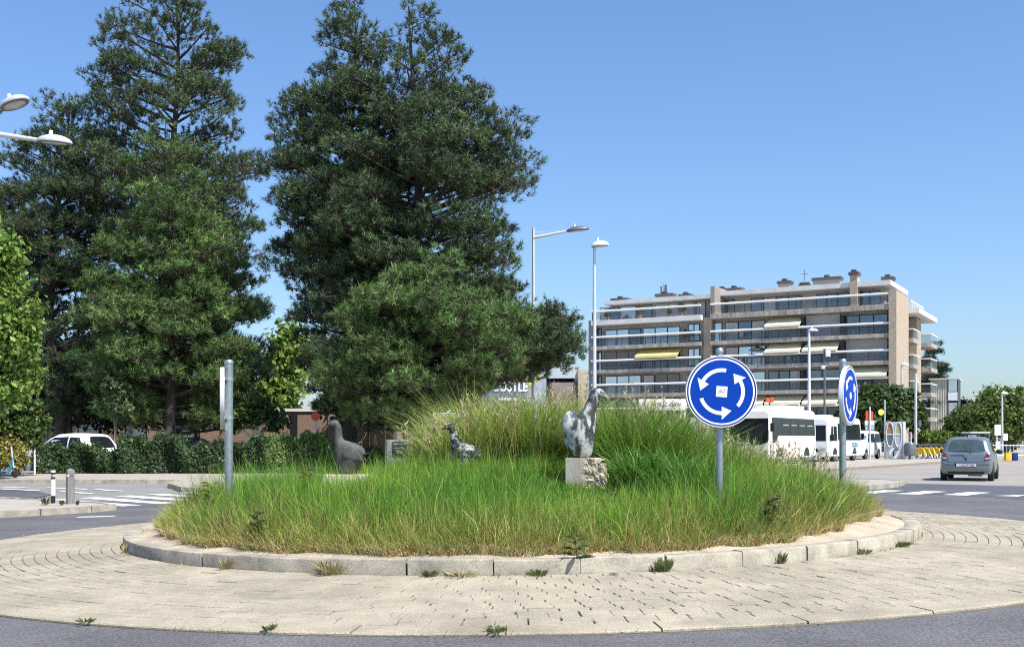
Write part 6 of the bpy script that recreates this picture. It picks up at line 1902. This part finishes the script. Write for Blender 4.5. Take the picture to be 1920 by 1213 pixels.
tube('pole', [(0, 0, 0), (0, 0, 3), (0, 0, zt2)], [0.11, 0.085, 0.06], 'lamp_grey', l1, 14)
za = zof(446, d) - 0.1
tube('arm', [(0, 0, za), (1.5, -0.1, za + 0.28)], [0.075, 0.05], 'lamp_grey', l1, 10)
tube('stay', [(0, 0, za + 0.25), (1.3, -0.1, za + 0.27)], 0.012, 'lamp_grey', l1, 6)
lamp_head(l1, (1.45, -0.1, za + 0.27), R(-4), R(6), 1.05, 0.42, m='lamp_dark')
d = 40
l2 = empty('street_lamp', 'slim white street lamp with a domed head in front of the apartment block', 'street lamp', (xof(1114.5, d), d, 0.1))
zt2 = zof(463, d) - 0.1
tube('pole', [(0, 0, 0), (0, 0, 3), (0, 0, zt2)], [0.095, 0.075, 0.05], 'lamp_grey', l2, 14)
lamp_head(l2, (-0.12, 0, zt2 + 0.02), R(-25), R(2), 0.68, 0.36, m='sign_white')
d = 28
l3 = empty('street_lamp', 'double armed street lamp cut by the left picture edge', 'street lamp', (xof(-75, d), d + 0.4, 0.0))
tube('pole', [(0, 0, 0), (0, 0, 3.5), (0, 0, 10.0)], [0.11, 0.09, 0.06], 'lamp_grey', l3, 14)
z1, z2 = zof(222, 27.4), zof(252, d)
tube('arm', [(0, 0, z1 - 0.42), (xof(0, 26.6) - xof(-75, d), -1.7, z1)], [0.06, 0.045], 'lamp_dark', l3, 10)
lamp_head(l3, (xof(0, 26.6) - xof(-75, d) - 0.03, -1.7, z1), R(-20), R(14), 0.85, 0.5, m='lamp_grey')
tube('arm', [(0, 0, zof(243, d) + 0.1), (xof(56, d) - xof(-75, d), 0.05, z2 - 0.02)], [0.08, 0.05], 'lamp_grey', l3, 10)
lamp_head(l3, (xof(54, d) - xof(-75, d), 0.05, z2 - 0.02), R(0), R(-5), 0.92, 0.42, m='lamp_grey')
d = 78
l4 = empty('street_lamp', 'thin white street lamp rising behind the large bus', 'street lamp', (xof(1517, d), d, 0.1))
tube('pole', [(0, 0, 0), (0, 0, zof(622, d) - 0.1)], [0.13, 0.08], 'sign_white', l4, 10)
lamp_head(l4, (-0.1, 0, zof(620, d) - 0.1), R(0), R(0), 0.75, 0.4, m='lamp_grey')
l5 = empty('camera_pole', 'dark camera pole with a white box behind the large bus', 'pole', (xof(1546, d), d, 0.1))
tube('pole', [(0, 0, 0), (0, 0, zof(654, d) - 0.1)], 0.08, 'lamp_dark', l5, 10)
box('control_box', (0.02, -0.25, zof(669, d) - 0.1), (0.35, -0.09, zof(657, d) - 0.1), 'kiosk_light', l5, bev=0.02)
MB().ell((-0.14, -0.1, zof(689, d) - 0.1), (0.14, 0.14, 0.14), 14, 8).build('dome_camera', 'sign_white', l5, smooth=True)
box('camera_arm', (-0.16, -0.14, zof(687, d) - 0.1), (0.08, -0.06, zof(685.5, d) - 0.1), 'sign_white', l5)
d = 92
l6 = empty('street_lamp', 'street lamp with flat white head in front of the right hand trees', 'street lamp', (xof(1879, d), d, 0.0))
tube('pole', [(0, 0, 0), (0, 0, zof(739, d))], [0.11, 0.07], 'lamp_grey', l6, 10)
lamp_head(l6, (-0.1, 0, zof(738, d)), R(0), R(0), 0.6, 0.4, m='sign_white')
box('notice', (0.02, -0.14, zof(826, d)), (0.4, -0.11, zof(813, d)), 'sign_white', l6)
d = 86
l7 = empty('street_lamp', 'street lamp with small white head before the apartment block flank', 'street lamp', (xof(1716, d), d + 3, 0.1))
tube('pole', [(0, 0, 0), (0, 0, zof(684, d + 3) - 0.1)], [0.13, 0.07], 'lamp_grey', l7, 10)
lamp_head(l7, (-0.05, 0, zof(684, d + 3) - 0.1), R(0), R(0), 0.62, 0.4, m='sign_white')
# shelter and bins at the far right
s2 = empty('bus_shelter', 'thin roofed bus shelter beyond the silver car', 'bus shelter', (xof(1820, 68), 68, 0.0))
w2 = xof(1857, 68) - xof(1820, 68)
box('roof', (0, 0, zof(812, 68)), (w2, 1.4, zof(809, 68)), 'lamp_grey', s2)
for x in (0.02, w2 - 0.08): box('upright', (x, 0.05, 0), (x + 0.06, 0.11, zof(812.2, 68)), 'lamp_dark', s2)
box('rear_glass', (0.1, 1.3, 0.3), (w2 - 0.1, 1.33, zof(813, 68)), 'rail_glass', s2)
box('poster', (0.35, 1.2, 0.9), (w2 - 0.35, 1.25, zof(815, 68)), 'sign_white', s2)
for lab, px, m in (('small yellow bin at the right roadside', 1890, 'yellow'), ('small dark blue bin beside the yellow bin', 1902, 'sign_navy')):
    o = empty('roadside_bin', lab, 'bin', (xof(px, 74), 74, 0.0))
    box('bin_body', (-0.19, -0.15, 0.05), (0.19, 0.2, 0.52), m, o, bev=0.03)
    box('lid', (-0.2, -0.17, 0.522), (0.2, 0.22, 0.58), 'lamp_dark' if m != 'yellow' else 'yellow', o, bev=0.015)
fe = empty('railing_fence', 'grey railing fence under the trees at the right edge', 'fence', (xof(1846, 84), 84, 0.0), R(2))
for z in (0.25, 1.0): tube('rail', [(0, 0, z), (5.2, 0, z)], 0.03, 'lamp_grey', fe, 6)
for k in range(20): tube('bar', [(0.13 + 0.26 * k, 0, 0), (0.13 + 0.26 * k, 0, 1.1)], 0.02, 'lamp_grey', fe, 5)

# ------------------------------------------------------------------ bollards and scooter on the left
p = gp(99.5, 943)
bo = empty('bollard', 'slim black and white banded bollard on the splitter island', 'bollard', (p.x, p.y, 0.0 + G(p.x, p.y) + 0.115))
hh = (943 - 879) * p.y / F
zz = [0, 0.22, 0.30, 0.62, 0.64, 0.70, 0.715, 0.80, 0.82, 0.905, 0.91, 1.0]
for a, b, m, nm in ((0, 0.22, 'black', 'foot'), (0.22, 0.70, 'white_paint', 'peeling_sleeve'), (0.70, 0.77, 'black', 'band'), (0.77, 0.84, 'white_paint', 'band'), (0.84, 0.90, 'black', 'band'), (0.90, 0.965, 'white_paint', 'band'), (0.965, 1.0, 'black', 'cap')):
    MB().tube([(0, 0, a * hh), (0, 0, b * hh)], 0.047 if m == 'black' else 0.05, 16).build(nm, m, bo, smooth='auto')
bo.children[1].data.materials.clear()
mat('peeling', (0.02, 0.02, 0.02), 0.8, col2=(0.75, 0.74, 0.68), var=0.1, scale=22, lo=0.42, hi=0.5)
bo.children[1].data.materials.append(MATS['peeling'])
p = gp(132, 944)
wb = empty('bollard', 'square weathered timber bollard with pointed top on the splitter island', 'bollard', (p.x, p.y, G(p.x, p.y) + 0.115), R(35))
hh = (944 - 877) * p.y / F; q = 0.075
mb = MB().box((-q, -q, 0), (q, q, hh * 0.76)).box((-q + 0.012, -q + 0.012, hh * 0.76), (q - 0.012, q - 0.012, hh * 0.80)).box((-q, -q, hh * 0.80), (q, q, hh * 0.93))
mb.add([(-q, -q, hh * 0.93), (q, -q, hh * 0.93), (q, q, hh * 0.93), (-q, q, hh * 0.93), (0, 0, hh)], [(0, 1, 4), (1, 2, 4), (2, 3, 4), (3, 0, 4)])
mb.build('timber', 'wood_post', wb)
box('reflector', (-q - 0.006, -q - 0.004, hh * 0.775), (-q + 0.03, -q + 0.0, hh * 0.815), 'sign_white', wb)
for px, r_, lab in ((86, 0.12, 'weed tuft growing beside the banded bollard'), (116, 0.06, 'tiny weed between the two bollards'), (145, 0.05, 'thin weed right of the timber bollard')):
    p = gp(px, 946)
    weed(lab, p.x, p.y, G(p.x, p.y) + 0.115, 0.2 if px == 86 else 0.12, r_, 60, (0.10, 0.13, 0.04), (0.14, 0.13, 0.05))
d = 38.6
sc = empty('kick_scooter', 'light blue electric scooter parked at the left picture edge', 'scooter', (xof(2, d), d, 0.11), R(8))
box('deck', (-0.5, -0.09, 0.14), (0.25, 0.09, 0.22), 'scooter_blue', sc, bev=0.02)
MB().tube([(0.22, 0, 0.19), (0.36, 0, 0.42), (0.37, 0, 0.7)], [0.06, 0.05, 0.035], 10).build('neck', 'scooter_blue', sc, smooth='auto')
tube('steering_column', [(0.42, 0, 0.2), (0.33, 0, 1.08)], 0.03, 'lamp_grey', sc, 8)
tube('handlebar', [(0.33, -0.26, 1.1), (0.33, 0.26, 1.1)], 0.022, 'black', sc, 8)
for x in (0.46, -0.5):
    n = 18; mb = MB()
    mb.loft([[(x + rr * math.cos(2*math.pi*k/n), dy, 0.13 + rr * math.sin(2*math.pi*k/n)) for k in range(n)] for rr, dy in ((0.03, -0.03), (0.10, -0.035), (0.13, -0.02), (0.13, 0.02), (0.10, 0.035), (0.03, 0.03))], True)
    mb.build('wheel', 'rubber', sc, smooth='auto')
box('mudguard', (0.36, -0.04, 0.27), (0.56, 0.04, 0.30), 'black', sc)
box('reflector', (0.40, -0.05, 0.34), (0.46, 0.05, 0.40), 'sign_white', sc)
# bare dry patch debris on the apron
p = on_apron(1138, RI + 0.12)
lf = MB()
lf.add([(0, 0, 0.01), (0.06, 0.02, 0.02), (0.12, 0.0, 0.012), (0.06, -0.02, 0.006), (0.03, -0.03, 0.005), (0.1, -0.05, 0.012), (0.09, -0.065, 0.006)], [(0, 1, 2, 3), (4, 5, 6)])
o = lf.build('dead_leaf', 'bark', None, fix=False); o.location = p
tag(o, 'curled dark dead leaf lying on the paving near the kerb', 'leaf')
